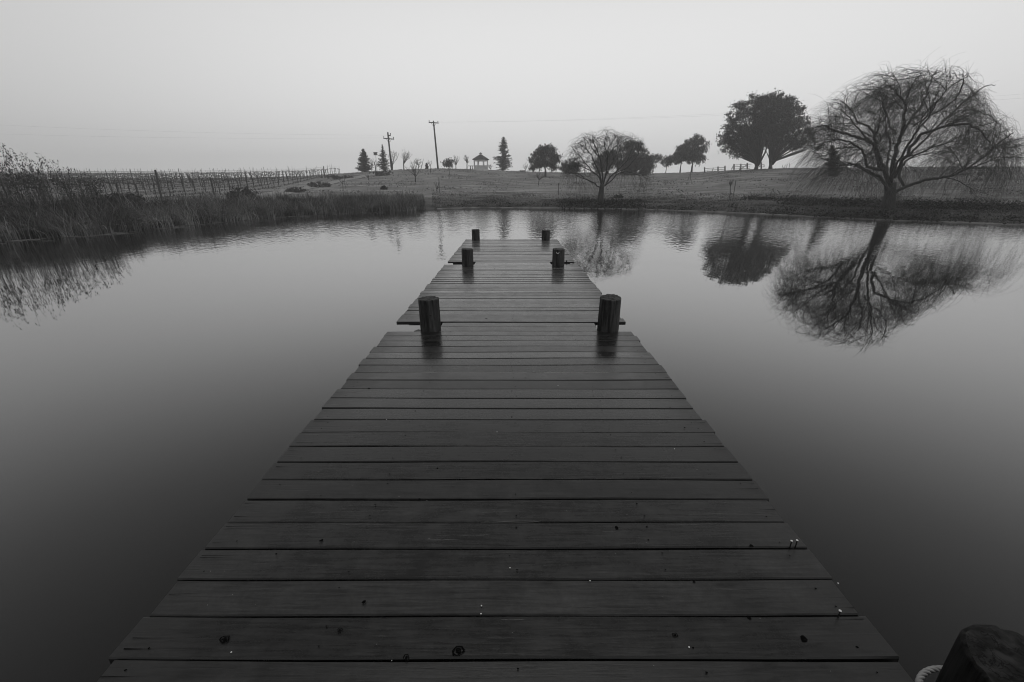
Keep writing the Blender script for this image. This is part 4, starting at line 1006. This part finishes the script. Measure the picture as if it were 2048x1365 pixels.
def reeds():
    n = 54000; A, t, x, y = band(n, R(-64), R(-10.9), -.35, 4.6, .8)
    far = np.clip((A-R(-50))/R(38), 0, 1)
    keep = t < 4.6-2.2*far; A, t, x, y, far = A[keep], t[keep], x[keep], y[keep], far[keep]
    c = nz2(x, y, .45, 2); c2 = nz2(x, y, 1.3, 7)
    k = rng.uniform(0, 1, len(A)) < np.clip(.75+1.6*c2, .15, 1); A, t, x, y, far, c, c2 = [q[k] for q in (A, t, x, y, far, c, c2)]
    n = len(A); h = (1.18+.55*c+.42*c2+.16*(1-far)+.22*np.clip((R(-40)-A)/R(8), 0, 1))*rng.uniform(.55, 1.12, n)*np.clip(.62+t*.35, .5, 1)*np.clip(1.0-.11*t, .5, 1)*(.88+.15*np.clip((R(-38)-A)/R(8), 0, 1))
    h *= np.clip(.35+(R(-10.9)-A)/R(3.0), .35, 1)*(1+.10*rng.normal(0, 1, n))
    z = np.array([max(-.02, T(a, b)) for a, b in zip(x, y)])-.03
    ln = np.stack([rng.normal(0, .16, n)+.25*nz2(x, y, .5, 11), rng.normal(-.04, .15, n)], 1)
    sh = rng.uniform(.15, .95, n)*np.clip(1+1.1*c2+.4*c, .35, 2); pale = rng.uniform(0, 1, n) < .09+.10*(c2 > .12); sh[pale] *= 3.0
    blades('green_reeds', np.stack([x, y, z], 1), h, .021, ln, sh, M['reed'], label='dense dark reeds growing along the left bank', cat='reeds')
    # dead pale reeds, bent over towards the water in bunches
    B = []; H = []; LN = []; SH = []
    for _ in range(280):
        a = rng.uniform(R(-60), R(-12)); tt = rng.uniform(-.15, 1.6); r = float(np.interp(a, SA, SR))+tt
        cx, cy = r*math.sin(a), r*math.cos(a); dirx, diry = rng.normal(.35, .8), rng.normal(-.7, .4); m_ = rng.integers(25, 90); s0 = rng.uniform(1.6, 5.2)
        for _ in range(m_):
            bx, by = cx+rng.normal(0, .22), cy+rng.normal(0, .22)
            B.append((bx, by, max(-.02, T(bx, by))-.02)); H.append(rng.uniform(.5, 1.35)); LN.append((dirx*rng.uniform(.2, 1.1)+rng.normal(0,.25), diry*rng.uniform(.2, 1.1)+rng.normal(0,.2))); SH.append(s0*rng.uniform(.6, 1.5))
    blades('dead_reeds', np.array(B), np.array(H), .030, np.array(LN), np.array(SH), M['reed'], segs=6, bend=.9, label='pale dead reeds bent over at the edge of the left bank', cat='dead reeds')
    # tall weeds at the far left, with seed heads
    n = 380; A, t, x, y = band(n, R(-58), R(-41.8), 1.2, 5.0)
    u = np.clip((R(-41.8)-A)/R(6.5), 0, 1)**.7; h = (1.5+1.45*u)*rng.uniform(.7, 1.1, n); z = np.array([T(a, b) for a, b in zip(x, y)])
    ln = np.stack([rng.normal(-.03, .13, n), rng.normal(0, .1, n)], 1)
    blades('tall_weeds', np.stack([x, y, z], 1), h, .016, ln, rng.uniform(.5, 1.0, n), M['reed'], label='tall thin weed stems with seed heads rising at the left edge', cat='weeds')
    C = []
    for i in range(n):
        for _ in range(22):
            q = rng.uniform(.38, 1.0)**.8; k = q**1.84; dr = min(1.6, math.hypot(ln[i,0], ln[i,1]))
            C.append((x[i]+ln[i,0]*h[i]*k+rng.normal(0,.035+.05*(1-q)), y[i]+ln[i,1]*h[i]*k+rng.normal(0,.05), z[i]+h[i]*(q-.42*dr*q**2.4)))
    V, s = leaves(np.array(C), .085, .3, -.5); o = stuff(np_mesh('weed_leaves', V, 4, s*.9, M['foliage'])); o['label'] = 'small leaves and seed heads on the tall weeds'; o['category'] = 'weed leaves'
    # undergrowth behind the reeds
    n = 16000; A, t, x, y = band(n, R(-62), R(-11), 2.4, 8.5)
    c = nz2(x, y, .35, 5); h = (.26+.3*c)*rng.uniform(.5, 1.3, n); h = np.clip(h*(1+.8*np.clip((R(-38)-A)/R(12), 0, 1)), .06, 1.2); z = np.array([T(a, b) for a, b in zip(x, y)])
    blades('bank_grass', np.stack([x, y, z], 1), h, .022, np.stack([rng.normal(0,.3,n), rng.normal(0,.3,n)], 1), rng.uniform(.4, 1.3, n), M['grassb'], segs=3, label='rough grass behind the reeds on the left bank', cat='grass')
reeds()
def hill_tufts():
    n = 42000; A = rng.uniform(R(-40), R(56), n); ds = np.interp(A, SA, SR); dc = np.interp(A, CA, CD)
    r = ds+5+(dc+.5-ds-5)*rng.uniform(0, 1, n)**.8; x = r*np.sin(A); y = r*np.cos(A)
    c = nz2(x, y, .16, 21)+.6*nz2(x, y, .7, 22)
    k = (rng.uniform(0, 1, n) < np.clip(.25+1.5*c, .04, 1)); x, y, r, c = x[k], y[k], r[k], c[k]; n = len(x)
    z = np.array([T(a, b) for a, b in zip(x, y)])-.02; h = rng.uniform(.05, .17, n)*(1+.8*np.clip(c, 0, 1))
    blades('hill_grass', np.stack([x, y, z], 1), h, .16, np.stack([rng.normal(0,.5,n), rng.normal(0,.5,n)], 1), rng.uniform(1.1, 2.0, n), M['grassb'], segs=2, label='patchy tufts of grass over the hillside', cat='grass')
    # weedy strips under the vine rows
    B = []
    for pts in rows:
        for i in range(len(pts)-1):
            for _ in range(26):
                q = pts[i].lerp(pts[i+1], rng.uniform(0, 1))+side*rng.normal(0, .22); B.append((q.x, q.y, T(q.x, q.y)-.02))
    B = np.array(B); n = len(B)
    blades('vine_row_weeds', B, rng.uniform(.08, .26, n), .07, np.stack([rng.normal(0,.4,n), rng.normal(0,.4,n)], 1), rng.uniform(.15, .6, n), M['grassb'], segs=2, label='dark weeds growing under the vine rows', cat='weeds')
    # loose straws afloat along the left bank
    mb = MB()
    for _ in range(46):
        a = rng.uniform(R(-52), R(-14)); r = float(np.interp(a, SA, SR))-rng.uniform(.25, .9); x, y = r*math.sin(a), r*math.cos(a)
        t = a+math.pi/2+rng.normal(.35, .5); L_ = rng.uniform(.3, 1.3); d = Vector((math.sin(t), math.cos(t), 0))*L_
        mb.tube([Vector((x, y, .006)), Vector((x, y, .012))+d*.5, Vector((x, y, .006))+d], .008, .004, n=4, shade=rng.uniform(1.5, 3.5))
    o = stuff(mb.build('floating_straw', M['reed'])); o['label'] = 'loose pale straws floating along the left bank'; o['category'] = 'straw'
hill_tufts()
def lawn():
    n = 46000; A, t, x, y = band(n, R(-10), R(58), .15, 13, 1.5)
    c = nz2(x, y, .35, 5); c2 = nz2(x*.4, y, 1.1, 9); h = np.clip(.07+.12*c+.12*c2, .03, .4)*rng.uniform(.6, 1.4, n); z = np.array([T(a, b) for a, b in zip(x, y)])
    blades('shore_grass', np.stack([x, y, z], 1), h, .035, np.stack([rng.normal(0,.4,n), rng.normal(0,.4,n)], 1), np.clip(rng.uniform(.35, 1.0, n)+.5*c2, .2, 1.8), M['grassb'], segs=2, label='short rough grass covering the far shore', cat='grass')
    # straggling low weeds in two lines along the right bank
    C = []
    for (a0, a1, t0, wid, k) in ((R(27), R(58), 7.2, .5, 260), (R(31), R(58), 4.6, .5, 170), (R(6), R(16), 1.6, .7, 150), (R(-8), R(58), .7, .35, 160)):
        for _ in range(k):
            a = rng.uniform(a0, a1); r = float(np.interp(a, SA, SR))+t0+rng.normal(0, wid); cx, cy = r*math.sin(a), r*math.cos(a); s_ = rng.uniform(.12, .38)
            for _ in range(40): q = rng.normal(0, 1, 3)*s_; C.append((cx+q[0]*1.3, cy+q[1], T(cx, cy)+abs(q[2])*.45))
    V, s = leaves(np.array(C), .11, .6, 0); o = stuff(np_mesh('ground_cover', V, 4, s, M['leafdark'])); o['label'] = 'dark straggling ground cover along the far bank'; o['category'] = 'ground cover'
lawn()
# ---------------------------------------------------------------- haze
def haze():
    m = bpy.data.materials.new('haze'); m.use_nodes = True; t = m.node_tree; t.nodes.clear()
    o = t.nodes.new('ShaderNodeOutputMaterial'); v = t.nodes.new('ShaderNodeVolumePrincipled'); v.inputs['Color'].default_value = g(.95); v.inputs['Density'].default_value = .0026; v.inputs['Anisotropy'].default_value = .3
    t.links.new(v.outputs[0], o.inputs['Volume'])
    mb = MB(); mb.box((0, 20, 7.5), (640, 640, 27)); ob = mb.build('haze', m); stuff(ob); ob.display_type = 'WIRE'
haze()
